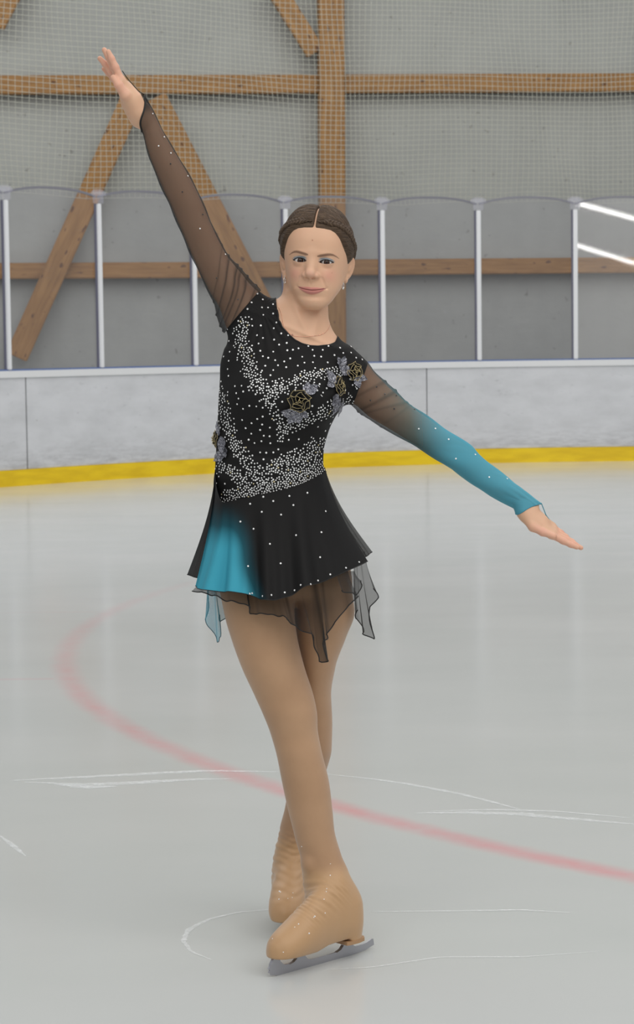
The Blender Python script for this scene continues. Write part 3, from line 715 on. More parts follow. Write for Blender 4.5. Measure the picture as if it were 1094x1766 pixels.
# ---- skin body in blocks of different fineness whose seams lie under the clothes
zN = pix(530, 612, .1)[2]; hb = [(-.17, -.1, zN), (.16, .25, pix(547, 340, .1)[2])]
parts = []
V1, F1 = polygonise(body_fn, (-.125, -.06, zN), (.115, .24, 1.72), .00125, 2.6, 2)
parts.append((V1, F1))
print('head', len(V1), time.time()-_t)
V, Fc = polygonise(body_all, (-.55, -.25, .03), (.62, .42, 2.1), .004, 1.8, 1)
inH = (V[:, 0] > -.12) & (V[:, 0] < .11) & (V[:, 2] > zN+.006) & (V[:, 2] < 1.715)
inU = (V[:, 0] < -.30) & (V[:, 2] > 1.838); inD = (V[:, 0] > .435) & (V[:, 2] < 1.15)
kf = ~(inH | inU | inD)[Fc].any(1); parts.append((V, Fc[kf]))
print('body', len(V), time.time()-_t)
parts.append(polygonise(body_fn, (-.50, -.12, 1.832), (-.25, .20, 2.1), .0015, 2, 1))
parts.append(polygonise(body_fn, (.42, -.12, .90), (.62, .20, 1.16), .0015, 2, 1))
print('hands', time.time()-_t)
off = 0; VV, FF = [], []
for V, Fc in parts: VV.append(V); FF.append(Fc+off); off += len(V)
VV = np.concatenate(VV); FF = np.concatenate(FF)
# skin colouring: lips, make-up, brows, a faint flush, and painted shade between the lips
u, v, w = tohead(VV); fr_ = (w > 30) & (np.abs(u) < 75) & (np.abs(v) < 115)
base = np.array([.68, .415, .27]); colr = np.tile(base, (len(VV), 1))
def blend(mask, c, a=1.):
    global colr
    m_ = (np.clip(mask, 0, 1)*a*fr_)[:, None]; colr = colr*(1-m_)+np.array(c)*m_
au = np.abs(u)
blend(gs(au-38, 15)*gs(v+32, 15), (.72, .32, .25), .50)
blend(gs(u, 12)*gs(v+32, 9), (.74, .38, .31), .35)
ml = mouthline(u); um = u-MU; tap = np.clip(1-(um/31.)**2, 0, 1)
lipm = np.where(v > ml, sstep(1.15, .92, (v-ml)/np.maximum(6.4*tap**1.05*(1-.10*gs(um, 3.5)), .6)), sstep(1.12, .9, (ml-v)/np.maximum(9.0*tap**.95, .6)))*(tap > .01)
blend(lipm, (.50, .15, .15), .75)
blend(gs(v-ml, 1.0)*sstep(33, 28, np.abs(um)), (.17, .045, .04), .75)  # shade in the parting of the lips, painted into the skin colour
for k in range(2):
    cu, cv = EYU[k]; x = (u-cu)*(-1 if k == 0 else 1)/14.2; y = v-cv
    blend(sstep(1.35, .75, np.abs(x-.05))*sstep(2.0, 4.0, y+3.5*x*x*.5)*sstep(11.5, 8.0, y+3*np.clip(x, 0, 2)**2*.6+1.5*x*x), (.17, .29, .36), .80)
    al = lids(u, v, k); blend(sstep(2.7, .9, al)*(y > -1), (.03, .025, .03), .95)
    blend(sstep(1.3, .2, al)*(y <= -1), (.22, .13, .12), .65)
    xx = np.clip((u-cu)*(-1 if k == 0 else 1), -30, 30); yb = np.interp(xx, [-19, -12, -4, 2, 8, 14, 20, 26], [12.2, 13.6, 15.6, 17.0, 17.8, 17.2, 14.6, 10.6])-.6*k+.8*(1-k)
    th_ = np.interp(xx, [-19, -13, 0, 8, 19, 26], [1.3, 3.0, 3.1, 2.7, 1.7, .5]); st = .92+.08*np.sin(u*5.1+v*2.3)
    blend(sstep(1.4, .45, np.abs(y-yb)/th_)*(xx > -19)*(xx < 26.5)*st, (.13, .062, .036), .88)
blend(sstep(1.9, .9, np.hypot(u+1.5, v-42)), (.35, .12, .06), .85)
blend(sstep(1.4, .6, np.hypot(u-44, v+26)), (.45, .2, .12), .5)
# warmer fingertips and palms
for H in (HU, HD):
    for i, a, b, ra, rb in H[1]:
        q = caps(VV, a, b, ra, rb); m_ = (sstep(.004, .0, q)*.35)[:, None]; colr = colr*(1-m_)+np.array([.74, .36, .28])*m_
skin = mat('skin', (.6, .38, .28), .48, Specular_IOR_Level=.35, Subsurface_Weight=.12, Subsurface_Scale=.01)
skin.node_tree.nodes['Principled BSDF'].inputs['Subsurface Radius'].default_value = (1, .35, .2)
n = N(skin); a_ = n.attr('tone').outputs['Color']
mot = n.noise(n.pos(), 60, 4, .6); n.l(n.mix(n.math('MULTIPLY', n.math('SUBTRACT', mot, .45), .25, clamp=True), a_, (.62, .33, .25)), n.b.inputs['Base Color'])
n.bump(n.noise(n.pos(), 900, 2), .03, .001)
body = link('body', VV, FF, skin, person, True, {'tone': colr})
# ---- eyes
ec, ef = [], []
nu, nv = 64, 40
for k in range(2):
    cu, cv = EYU[k]; tgt = CAM; c = headpt(cu, cv, 72.8); g_ = tgt-c; g_ = g_/np.linalg.norm(g_); a = np.cross(g_, EZ); a /= np.linalg.norm(a); b = np.cross(a, g_)
    V = []; C_ = []
    for i in range(nv+1):
        t = (i/nv)**1.6*math.pi
        for j in range(nu):
            q = 2*math.pi*j/nu; r_ = .0126; rr_ = math.sin(t)*r_; bulge = .0005*gs(rr_, .0045) if t < 1 else 0
            V.append(c+g_*(math.cos(t)*r_+bulge)+(a*math.cos(q)+b*math.sin(q))*rr_)
            mm_ = rr_*1000 if t < 1.5 else 20
            col = np.array([.62, .58, .55]) if mm_ > 6.4 else (np.array([.012, .008, .007]) if mm_ < 2.3 else np.array([.045, .018, .009])*(1 if mm_ < 5.5 else .45))
            if mm_ > 6.4: col = col*(1-.0*mm_)
            C_.append(col)
    Fq = np.array([(i*nu+j, i*nu+(j+1) % nu, (i+1)*nu+(j+1) % nu, (i+1)*nu+j) for i in range(nv) for j in range(nu)])
    if k == 0:
        eye_m = mat('eyeball', (.8, .8, .8), .08, Specular_IOR_Level=.35); nn_ = N(eye_m); nn_.l(nn_.attr('tone').outputs['Color'], nn_.b.inputs['Base Color'])
        lash_m = mat('lashes', (.01, .008, .008), .6)
    link('eye', V, Fq, eye_m, body, True, {'tone': C_})['label'] = 'dark brown eye'
    # lashes as a fine row along the upper lid
    mb = MB(); bv = BVHTree.FromPolygons([tuple(x) for x in V1[::1]], F1.tolist()) if k == 0 else bv
    for q in np.linspace(-.95, 1.02, 34):
        s_ = -1 if k == 0 else 1; xx = min(1, q); cu_ = cu+s_*q*14.0; up_ = (5.5 if k == 0 else 5.1)*max(0, 1-xx**2)**.85*(1-.12*xx)+1.1*(xx*.5+.5)-.9
        o_ = headpt(cu_, cv+up_+.25, 120.); hit = bv.ray_cast(Vector(o_), Vector(-ew))
        if hit[0] is None: continue
        p0 = np.array(hit[0]); Ln = .0030+.0032*max(0, q); dv = ew*.75+ev_*.5+eu*s_*q*.75; dv = dv/np.linalg.norm(dv)
        mb.tube([p0-dv*.0005, p0+dv*Ln*.5, p0+dv*Ln*.9+ev_*Ln*.25], [.0003, .00022, .00006], 4)
    mb.build('eyelashes', lash_m, body)
print('eyes', time.time()-_t)

# ---- hair
def hairH(u, w):
    ph = np.degrees(np.arctan2(np.abs(u), w)); ph = np.where(w < 0, 180-np.degrees(np.arctan2(np.abs(u), -w)), ph)
    return np.interp(ph, [0, 15, 25, 33, 40, 47, 54, 62, 68, 76, 86, 98, 112, 135, 180], [65, 64.5, 62, 56, 46, 32, 20, 10, 2, -8, -6, 8, -22, -42, -52])
def hair_f(P):
    u, v, w = tohead(P); H = hairH(u, w); r_ = v-H
    off = -2.2+9.4*sstep(-2, 20, r_)-.0*u
    up = np.arctan2(v-10, w+5); front_ = sstep(15, 60, v)
    part = gs(u, 2.3)*front_*sstep(-30, 0, w)
    off = off-np.clip(off+2.4, 0, 20)*np.minimum(part*1.25, 1)
    off = off+1.6*(1-gs(u, 14))*sstep(60, 95, v)
    top = sstep(0, 14, v-braid_v(u, w))
    s1 = np.degrees(np.arctan2(v-20, w))*1.1+np.abs(u)*.12; s2 = v-.45*w+.004*w*w
    st = top*np.sin(s1*1.9+np.sin(u*.11)*1.5)+(1-top)*np.sin(s2*1.55+np.sin(w*.08)*1.2)
    st2 = top*np.sin(s1*4.3+u*.05)+(1-top)*np.sin(s2*3.9+w*.1)
    off = off+(.55*st+.38*st2)*sstep(2, 16, r_)
    off = off-2.6*gs(v-braid_v(u, w), 5)*sstep(4, 12, np.abs(u))*sstep(2, 10, r_)
    d = skull(u, v, w)-off
    P3 = np.stack([u, v, w], 1)
    bun = ellip(P3, (4, -18, -104), (27, 25, 20))+.8*np.sin(np.arctan2(v+18, u-4)*9+np.hypot(u-4, v+18)*.35)
    return smin(d, bun, 8)*.001
BRT = ([0, 8, 20, 32, 45, 58, 72, 88, 105, 130, 160, 180], [82, 82.5, 82.5, 80, 75, 67, 56, 43, 30, 10, -10, -14])
def braid_v(u, w):
    ph = np.degrees(np.arctan2(np.abs(u), w)); return np.interp(ph, *BRT)
V, Fc = polygonise(hair_f, headpt(0, 0, 0)-np.array([.115, .14, .11]), headpt(0, 0, 0)+np.array([.115, .16, .14]), .0014, 2.6, 1)
u, v, w = tohead(V); H = hairH(u, w)
# drop what lies deep inside the skull
keep = (v-H > -6) | (w < -85); V, Fc = V, Fc[keep[Fc].all(1)]
uu = np.unique(Fc, return_inverse=True); V = V[uu[0]]; Fc = uu[1].reshape(Fc.shape); u, v, w = tohead(V)
top = sstep(0, 10, v-braid_v(u, w)); s1 = np.degrees(np.arctan2(v-20, w))*1.1+np.abs(u)*.12; s2 = v-.45*w+.004*w*w
hairm = mat('brown_hair', (.05, .03, .02), .5, Specular_IOR_Level=.3)
n = N(hairm); at = n.attr('strand').outputs['Fac']; at2 = n.attr('along').outputs['Fac']
cmb = n.n('ShaderNodeCombineXYZ'); n.l(at, cmb.inputs[0]); n.l(n.math('MULTIPLY', at2, .035), cmb.inputs[1])
s_ = n.noise(cmb.outputs[0], 1.3, 6, .75)
n.l(n.ramp(s_, [(.32, (.018, .011, .007)), (.48, (.062, .038, .023)), (.66, (.20, .13, .078))]), n.b.inputs['Base Color']); n.bump(s_, .7, .0018)
hair = link('hair', V, Fc, hairm, person, True, {'strand': top*s1+(1-top)*(s2+200), 'along': top*u+(1-top)*w})
hair['label'] = 'dark blonde-brown hair parted in the middle and pinned back'
hbv = BVHTree.FromPolygons([tuple(x) for x in V], Fc.tolist())
def hair_pt(ph, vv, lift=0.):
    dv = math.sin(ph)*eu+math.cos(ph)*ew; o_ = headpt(0, vv, 0)+dv*.2; hit = hbv.ray_cast(Vector(o_), Vector(-dv))
    p = np.array(hit[0]) if hit[0] is not None else o_-dv*.13; nn = np.array(hit[1]) if hit[1] is not None else dv
    if nn@dv < 0: nn = -nn
    return p+nn*lift, nn
for side in (-1, 1):
    mb = MB(); C_, NN = [], []
    for ph in np.linspace(5, 150, 90):
        p, nn = hair_pt(math.radians(ph)*side, float(np.interp(ph, *BRT)), .0022); C_.append(p); NN.append(nn)
    C_ = np.array(C_); NN = np.array(NN)
    for _ in range(8): C_[1:-1] = (C_[:-2]+2*C_[1:-1]+C_[2:])/4; NN[1:-1] = (NN[:-2]+2*NN[1:-1]+NN[2:])/4
    NN /= np.linalg.norm(NN, axis=1)[:, None]
    T = np.gradient(C_, axis=0); sl = np.r_[0, np.cumsum(np.linalg.norm(np.diff(C_, axis=0), axis=1))]; T /= np.linalg.norm(T, axis=1)[:, None]; B_ = np.cross(T, NN)
    m_ = 420; q = np.linspace(0, sl[-1], m_); I = lambda A: np.stack([np.interp(q, sl, A[:, k]) for k in range(3)], 1); c, b, nn = I(C_), I(B_), I(NN)
    fat = np.clip(q/.02, .35, 1)
    for j in range(3):
        phs = 2*np.pi*q/.024+j*2*np.pi/3
        mb.tube(c+b*(np.sin(phs)*.0046*fat)[:, None]+nn*(np.sin(2*phs)*.0019*fat)[:, None], (.0038*fat), 10)
    kv = len(mb.v); o = mb.build('braid', hairm, hair, smooth=True, attrs={'strand': np.tile(np.arange(10)*1.7, kv//10+1)[:kv], 'along': np.repeat(np.arange(kv//10+1), 10)[:kv]*1.})
# stray baby hairs are left to the strand texture; silver ear-rings
silver = mat('silver', (.8, .8, .8), .15, 1)
for ex_, ey_, eY in ((491.3, 484, .075), (592.0, 493, .062)):
    mb = MB(); p = pix(ex_, ey_, eY)
    t = np.linspace(0, 2*np.pi, 25)[:-1]; mb.tube(np.array([p+np.array([.0018*math.cos(a)+0*a, .0032*math.cos(a), .0070*math.sin(a)]) for a in t]), .0011, 8, closed=True)
    mb.tube([p+[0, 0, .0070], p+[0, 0, .0115]], .0007, 6); mb.build('earring', silver, person, smooth=True)
# ---- necklace: thin chain lying on the skin
bbv = BVHTree.FromPolygons([tuple(x) for x in V1], F1.tolist())
def onto(bv_, px, py, lift=0.):
    d = ray(px, py); d /= np.linalg.norm(d); hit = bv_.ray_cast(Vector(CAM+d*3.), Vector(d))
    if hit[0] is None: return None, None
    nn = np.array(hit[1]); nn = nn if nn@d < 0 else -nn
    return np.array(hit[0])+nn*lift, nn
cp = [(481, 531), (484, 538), (486, 545), (487.5, 556), (491, 565), (497, 572.5), (503, 577.5), (509, 580), (518, 580.6), (530, 580.5), (543, 579.5), (554, 577.5), (561, 574), (565.5, 569), (568.5, 563), (570, 557)]
tt = np.linspace(0, len(cp)-1, 60); pts = [onto(bbv, float(np.interp(a, range(len(cp)), [c[0] for c in cp])), float(np.interp(a, range(len(cp)), [c[1] for c in cp])), .0005)[0] for a in tt]
pts = np.array([p for p in pts if p is not None]); mb = MB().tube(pts, .00055, 6); gold = mat('rose_gold', (.75, .42, .30), .25, 1)
nk = mb.build('necklace', gold, person, smooth=True); nk['label'] = 'fine chain necklace with a tiny pendant'
p, nn = onto(bbv, 504.5, 578, .001); MB().box(p, (.0016, .0008, .0022), None, .0005).build('pendant', gold, nk)
print('hair', time.time()-_t)
# ---- tights with boot covers
tm = mat('tan_tights', (.44, .275, .16), .62, Specular_IOR_Level=.3, Sheen_Weight=.25)
n = N(tm); wv = n.noise(n.pos(), 7, 4); n.l(n.ramp(wv, [(.35, (.41, .245, .138)), (.65, (.465, .285, .165))]), n.b.inputs['Base Color']); n.bump(n.noise(n.pos(), 1400, 2), .06, .0006)
sz = n.n('ShaderNodeSeparateXYZ'); n.l(n.pos(), sz.inputs[0]); bc = n.math('MULTIPLY', n.math('SUBTRACT', .215, sz.outputs[2]), 40, clamp=True)   # the boot cover: a warmer, slightly shinier knit
lk = n.b.inputs['Base Color'].links[0].from_socket; n.l(n.mix(bc, lk, (.49, .30, .155)), n.b.inputs['Base Color']); n.l(n.math('SUBTRACT', .62, n.math('MULTIPLY', bc, .2)), n.b.inputs['Roughness'])
V, Fc = polygonise(tights_f, (-.28, -.22, .028), (.17, .52, 1.01), .0026, 1.8, 1)
tights = link('tights', V, Fc, tm, person, True); tights['label'] = 'tan tights drawn over both skating boots'
tbv = BVHTree.FromPolygons([tuple(x) for x in V], Fc.tolist())
# white beads added as the small glints on the covers
glint_mat = mat('glint_white', (.9, .9, .9), .05, Specular_IOR_Level=.8)
imp = bpy.data.meshes.new('glint_bead'); q_ = MB().box((0, 0, 0), (1, 1, .6), None, .35); imp.from_pydata(q_.v, [], q_.f); imp.materials.append(glint_mat)
inv_ = parent_world(tights).inverted() if tights.parent is None else Matrix.Identity(4)
for x, y, r_ in [(612, 567, 1.3), (585, 668, 1.2), (582, 690, 1.1), (565, 748, 1.2), (573, 852, 1.4), (495, 877, 1.8), (488, 884, 1.2), (373, 935, 1.5), (452, 1005, 1.8), (344, 958, 1.1), (176, 1045, 1.2), (258, 1147, 1.2), (397, 350, 1.2), (228, 688, 1.9), (236, 694, 1.6), (225, 748, 1.6), (330, 700, 1.1), (292, 742, 1.), (325, 735, 1.), (613, 480, .9), (538, 1240, .9)]:
    p, nn = onto(tbv, 430+x/4.376, 1380+y/4.376, .0003)
    if p is None: continue
    o = bpy.data.objects.new('glint_bead', imp); COL.objects.link(o); o.parent = tights; r_ *= .0009
    a_ = np.cross([0, 0, 1.], nn); a_ /= np.linalg.norm(a_)+1e-9; Rm = np.stack([a_, np.cross(nn, a_), nn], 1)*r_
    o.matrix_parent_inverse = (parent_world(person) @ tights.matrix_parent_inverse).inverted(); o.matrix_basis = Matrix([[*Rm[0], p[0]], [*Rm[1], p[1]], [*Rm[2], p[2]], [0, 0, 0, 1]])
# ---- blades
blade_m = mat('blade_steel', (.42, .42, .45), .32, .75); sole_m = mat('boot_sole', (.40, .235, .12), .5)
def skate(H, E, S_, L):
    root = empty('skate_blade', tuple(H)); root.parent = person; root.matrix_parent_inverse = parent_world(person).inverted(); root['label'] = 'steel figure skate blade with toe pick'
    Pt = lambda l, z: H+E*l+EZ*z
    run = [(-.038, .010), (-.036, .024), (-.03, .0245), (-.015, .0195), (.0, .018), (.05, .0165), (.10, .0155), (.15, .0155), (.20, .0165), (.245, .021), (.272, .031), (.281, .030), (.283, .024), (.287, .020), (.282, .016), (.286, .011), (.279, .008), (.279, .004), (.272, .0035), (.262, .0005), (.22, 0), (.12, .0), (.04, .0), (-.01, .003)]
    mb = MB().prism([Pt(a, b) for a, b in run], S_*.004); mb.build('runner', blade_m, root)
    mb = MB().prism([Pt(a, b) for a, b in [(.018, .017), (.082, .0155), (.068, .020), (.060, .028), (.058, .038), (.034, .038), (.033, .026), (.027, .020)]], S_*.009).box(Pt(.045, .0385), (.024, .018, .0018), np.array([E, S_, EZ]), .001)
    mb.build('heel_stanchion', blade_m, root)
    mb = MB().prism([Pt(a, b) for a, b in [(.158, .0155), (.225, .018), (.212, .021), (.203, .027), (.200, .042), (.180, .042), (.179, .028), (.171, .020)]], S_*.009)
    mb.prism([Pt(a, b) for a, b in [(.240, .020), (.281, .028), (.272, .040), (.256, .044), (.252, .030)]], S_*.007)
    mb.box(Pt(.215, .0415), (.040, .018, .0016), np.array([E, S_, EZ]), .001); mb.build('toe_stanchion', blade_m, root)
    mb = MB(); oc = [(.010, .018), (.018, .028), (.04, .034), (.068, .033), (.075, .030)]
    A = [Pt(l, .036)+S_*w_ for l, w_ in oc]+[Pt(l, .036)-S_*w_ for l, w_ in oc[::-1]]; mb.prism([p+EZ*.003 for p in A], EZ*.008); mb.build('boot_heel', sole_m, root)
    return root
skate(FH, FE, FS, FBL); skate(BH, BE, BS, .262)
print('tights', time.time()-_t)
# ============================================================ the dress
def dye_cloth(name, rough=.75, sheer=False, sheen=.3):
    M = mat(name, (.02, .02, .02), rough, Specular_IOR_Level=.15, Sheen_Weight=sheen)
    n = N(M); a = n.attr('dye'); n.l(a.outputs['Color'], n.b.inputs['Base Color']); n.bump(n.noise(n.pos(), 1500, 2), .08, .0006)
    if sheer:
        t = n.n('ShaderNodeBsdfTransparent'); mx = n.n('ShaderNodeMixShader'); lw = n.n('ShaderNodeLayerWeight'); lw.inputs[0].default_value = .5
        o = n.attr('weave').outputs['Fac']; fc = n.math('POWER', lw.outputs['Facing'], 2.5)
        f_ = n.math('ADD', o, n.math('MULTIPLY', n.math('SUBTRACT', 1, o), n.math('MULTIPLY', fc, .85)), clamp=True)
        n.l(f_, mx.inputs[0]); n.l(t.outputs[0], mx.inputs[1]); n.l(n.b.outputs[0], mx.inputs[2]); n.l(mx.outputs[0], n.t.nodes['Material Output'].inputs[0])
    return M
BLK = np.array([.013, .0125, .0125]); TEAL = np.array([.05, .33, .44])
clothm = dye_cloth('stretch_jersey', .7, sheen=.0); sheerm = dye_cloth('chiffon_mesh', .8, True, .08); binding = mat('black_binding', (.008, .008, .008), .7)
bluebind = mat('blue_binding', (.05, .25, .34), .7)
dressV, dressF = polygonise(lambda P: body_fn(P)-.0028, (-.32, -.12, pix(530, 895, .1)[2]), (.20, .26, 1.56), .0026, 2.2, 2)
def lineval(p, q, P):                                    # signed distance from the line p-q in the frontal plane
    a, b = pix(*p, .1), pix(*q, .1); d = np.array([b[0]-a[0], b[2]-a[2]]); d /= np.linalg.norm(d); return (P[:, 0]-a[0])*(-d[1])+(P[:, 2]-a[2])*d[0]
NL = np.array([pix(x, y, .05) for x, y in [(466, 420), (474.5, 505), (476.5, 522), (478, 533), (480, 544), (483, 554), (489, 566), (498.6, 577), (509, 586), (521.4, 592.5), (535, 596), (548.8, 596.8), (560, 595.5), (570, 593), (578.5, 589.5), (584, 578), (592, 500)]])
NLx, NLz = NL[:, 0], NL[:, 2]
NLxd = np.linspace(NLx[0], NLx[-1], 300); NLzd = np.interp(NLxd, NLx, NLz)
for _ in range(10): NLzd[1:-1] = (NLzd[:-2]+2*NLzd[1:-1]+NLzd[2:])/4
pa, pb = pix(477, 524, .1), pix(581, 588, .1)
def neckval(P):
    zf = np.interp(P[:, 0], NLxd, NLzd); zb = np.maximum(zf, np.interp(P[:, 0], [pa[0], pb[0]], [pa[2], pb[2]])-.02*np.sin(np.pi*np.clip((P[:, 0]-pa[0])/(pb[0]-pa[0]), 0, 1)))
    return P[:, 2]-(zf+(zb-zf)*sstep(.08, .13, P[:, 1]))
V, Fc = clip(dressV, dressF, neckval(dressV))
V, Fc = clip(V, Fc, lineval((383, 578), (448.6, 501.4), V)*1.0)
V, Fc = clip(V, Fc, lineval((634, 628), (608, 699), V)*1.0)
wr = np.zeros(len(V))                                    # soft pulls in the jersey running from the raised shoulder and across the waist
X_, Z_ = V[:, 0], V[:, 2]; s0 = pix(450, 530, .05); rr_ = np.hypot(X_-s0[0], Z_-s0[2]); an_ = np.arctan2(Z_-s0[2], X_-s0[0])
wr += .0011*np.sin(an_*26)*gs(rr_-.06, .07)
zw = pix(470, 790, .05)[2]; wr += .0009*np.sin((Z_-zw)*260+X_*25)*gs(Z_-zw, .05)
V = V.copy(); V[:, 1] -= wr*(V[:, 1] < .1)
bod = link('dress_bodice', V, Fc, clothm, person, True, {'dye': np.tile(BLK, (len(V), 1))})
bod['label'] = 'black jersey bodice of the skating dress with bands of crystals'
dbv = BVHTree.FromPolygons([tuple(x) for x in V], Fc.tolist())
mb = MB(); tt = np.linspace(.06, .94, 90)                # narrow neck binding
pts = []
for t in np.linspace(0, 1, 120):
    x = NLxd[0]+(NLxd[-1]-NLxd[0])*t; z = np.interp(x, NLxd, NLzd)
    if z > max(pa[2], pb[2])+.001 and x < 0 and z > pa[2]: continue
    if x > pb[0]-.001 and z > pb[2]: continue
    hit = dbv.find_nearest(Vector((x, .03, z)))
    pts.append(np.array(hit[0]))
pts = np.array(pts); mb.tube(pts, .0016, 8); mb.build('neck_binding', binding, bod, smooth=True)

# ---- sleeves
def sleeve(lf, L, s0f, s1f, dyef, weavef, wrf, name, label):
    ns, na = 220, 120; ang = np.linspace(0, 2*np.pi, na+1)[:-1]; V, D_, W_ = [], [], []
    for i in range(ns):
        t = i/(ns-1); c = np.cos(ang); s_ = s0f(c)*(1-t)+(L+s1f(c))*t
        tt_ = s_/L; o_ = wrf(tt_, ang); ang2 = ang
        p = np.stack([lf.point(np.array([sv]), np.array([av]), float(ov))[0] for sv, av, ov in zip(s_, ang, o_)])
        rd = np.outer(np.cos(ang), lf.ex)+np.outer(np.sin(ang), lf.ey)
        mn = .0014+.0016*sstep(.08, 0, t)+.0004*np.sin(tt_*60+ang*3)
        for _ in range(4): p = p+rd*np.clip(mn-body_fn(p), 0, .008)[:, None]
        V.append(p)
        D_.append(dyef(tt_, ang)); W_.append(weavef(tt_, ang))
    V = np.concatenate(V); Fq = np.array([(i*na+j, i*na+(j+1) % na, (i+1)*na+(j+1) % na, (i+1)*na+j) for i in range(ns-1) for j in range(na)])
    o = link(name, V, Fq, sheerm, person, True, {'dye': np.concatenate(D_), 'weave': np.concatenate(W_)}); o['label'] = label
    return o, V.reshape(ns, na, 3), BVHTree.FromPolygons([tuple(x) for x in V], Fq.tolist())
def FOLDU(c): return sum(w_*gs(c-c0, .0055) for c0, w_ in ((-.02, .7), (.035, 1.), (.075, .8), (.10, 1.), (.155, .9), (.21, .5)))
def FOLDD(t, a): return sum(w_*gs(t+k_*np.cos(a)-c0, .008) for c0, k_, w_ in ((.045, .05, .8), (.115, .045, .9), (.165, .075, .6), (.23, .03, .3)))
def wrU(t, a):
    f = .0016*np.sin(a*3+t*9)*gs(t-.1, .25)+.0022*np.abs(np.sin(t*26+a*2.2))*gs(t-.08, .11)*(np.sin(a) < .3)+.0012*np.sin(a*11)*gs(t-1, .12)+.0008*np.sin(t*40+a*2)
    c = t-.108*np.cos(a); fr = (np.sin(a) < .2)*sstep(.42, .25, t)
    return f-.0006+.0032*FOLDU(c)*fr
def wrD(t, a):
    return .0030*FOLDD(t, a)+.002*np.sin(t*24+a*1.5+np.sin(a*2))*gs(t-.12, .14)+.0014*np.sin(a*12+1)*gs(t-1, .10)+.0012*np.sin(t*30+a*3)*gs(t-.5, .5)+.0014*np.sin(a*3+t*8)
su, gU, bU = sleeve(up_sl, LU, lambda c: .003+.025*c, lambda c: -.002+.034*c, lambda t, a: np.tile(BLK*1.6, (len(t), 1)), lambda t, a: .50+.25*gs(t-1.02, .03)+.18*gs(np.cos(a)+1, .12)+.33*FOLDU(t-.108*np.cos(a))*(np.sin(a) < .2)*sstep(.42, .22, t), wrU, 'sleeve', 'sheer black sleeve on the raised arm')
def dyeD(t, a):
    k = sstep(.02, .60, t+.10*np.cos(a)*(1 if dn_sl.ex[2] > 0 else -1)); k = k[:, None]; tl = np.array([.072, .35, .46]); md = np.array([.03, .105, .11])
    return np.where(k < .5, BLK*1.6+(md-BLK*1.6)*(k*2), md+(tl-md)*(k*2-1))
sdn, gD, bD = sleeve(dn_sl, LD, lambda c: -.018+0*c, lambda c: -.001+.017*np.where(dn_sl.ex[2] > 0, c, -c), dyeD, lambda t, a: .50+.30*sstep(.1, .6, t)+.2*FOLDD(t, a)*(np.sin(a) < .3), wrD, 'sleeve', 'sheer sleeve fading from black to turquoise on the lowered arm')
for g_, mt_, nm, par in ((gU[-1], binding, 'cuff', su), (gD[-1], bluebind, 'cuff', sdn)):
    q = (g_-g_.mean(0)); MB().tube(g_.mean(0)+q*.985, .0020 if par is su else .0012, 8, closed=True).build(nm, mt_, par, smooth=True)
mb = MB(); iu = int(np.argmax(gU[-1][:, 2])); p0 = gU[-1][iu]
mb.tube(np.array([p0, pix(239, 157, .052), pix(231, 148, .055), pix(223, 139, .058), pix(216.5, 130.5, .060), pix(211, 122, .062)]), .0009, 6).build('finger_loop', binding, su, smooth=True)
mb = MB(); iu = int(np.argmax(gD[-1][:, 0])); p0 = gD[-1][iu]
mb.tube(np.array([p0, pix(942, 888, .045), pix(949, 898, .05), pix(957, 909, .06)]), .0010, 6).build('finger_loop', bluebind, sdn, smooth=True)

# ---- skirt
def spl(cols, n_):                                       # columns: key, values... -> smooth interpolation
    cols = np.array(cols, float); return dens(cols[:, 0], cols[:, 1:], n_)
def sheet(name, cols, n_c, n_r, M, fold, dyef, weave=None, parent=None, hem=None, bulge=.012, label=None, hem_r=.0009, smoothing=True):
    if smoothing: K, T = spl(cols, n_c)
    else:
        cols = np.array(cols, float); K = np.linspace(cols[0, 0], cols[-1, 0], n_c); T = np.stack([np.interp(K, cols[:, 0], cols[:, q]) for q in range(1, 7)], 1)
    V = np.zeros((n_c, n_r, 3)); D_ = np.zeros((n_c, n_r, 3)); W_ = np.zeros((n_c, n_r))
    for i in range(n_c):
        tx, ty, bx, by, Yt, Yb = T[i]; A = pix(tx, ty, Yt); B = pix(bx, by, Yb); t = np.linspace(0, 1, n_r)[:, None]
        P = A+(B-A)*t; V[i] = P
    Tn = np.gradient(V, axis=0); dn = V[:, -1:]-V[:, :1]; nn = np.cross(Tn, dn); nn /= np.linalg.norm(nn, axis=2)[:, :, None]+1e-12
    t = np.linspace(0, 1, n_r)[None, :]; nn_s = nn.copy()
    for i in range(n_c):
        V[i] += nn_s[i]*((bulge*np.sin(np.pi*t[0]**.8)+fold(K[i], t[0]))[:, None])
        D_[i] = dyef(K[i], t[0]); W_[i] = .55 if weave is None else weave(K[i], t[0])
    Fq = np.array([(i*n_r+j, i*n_r+j+1, (i+1)*n_r+j+1, (i+1)*n_r+j) for i in range(n_c-1) for j in range(n_r-1)])
    o = link(name, V.reshape(-1, 3), Fq, M, parent or person, True, {'dye': D_.reshape(-1, 3), 'weave': W_.ravel()})
    if label: o['label'] = label
    if hem is not None: MB().tube(V[:, -1], hem_r, 6).build('hem_binding', hem, o, smooth=True)
    return o, V, Fq
def folds(k, t):
    g = np.clip(t, 0, 1)**1.15
    f = .010*np.sin(k*30+.6)*1.0+.006*np.sin(k*53+2)+.004*np.sin(k*17)
    return f*g
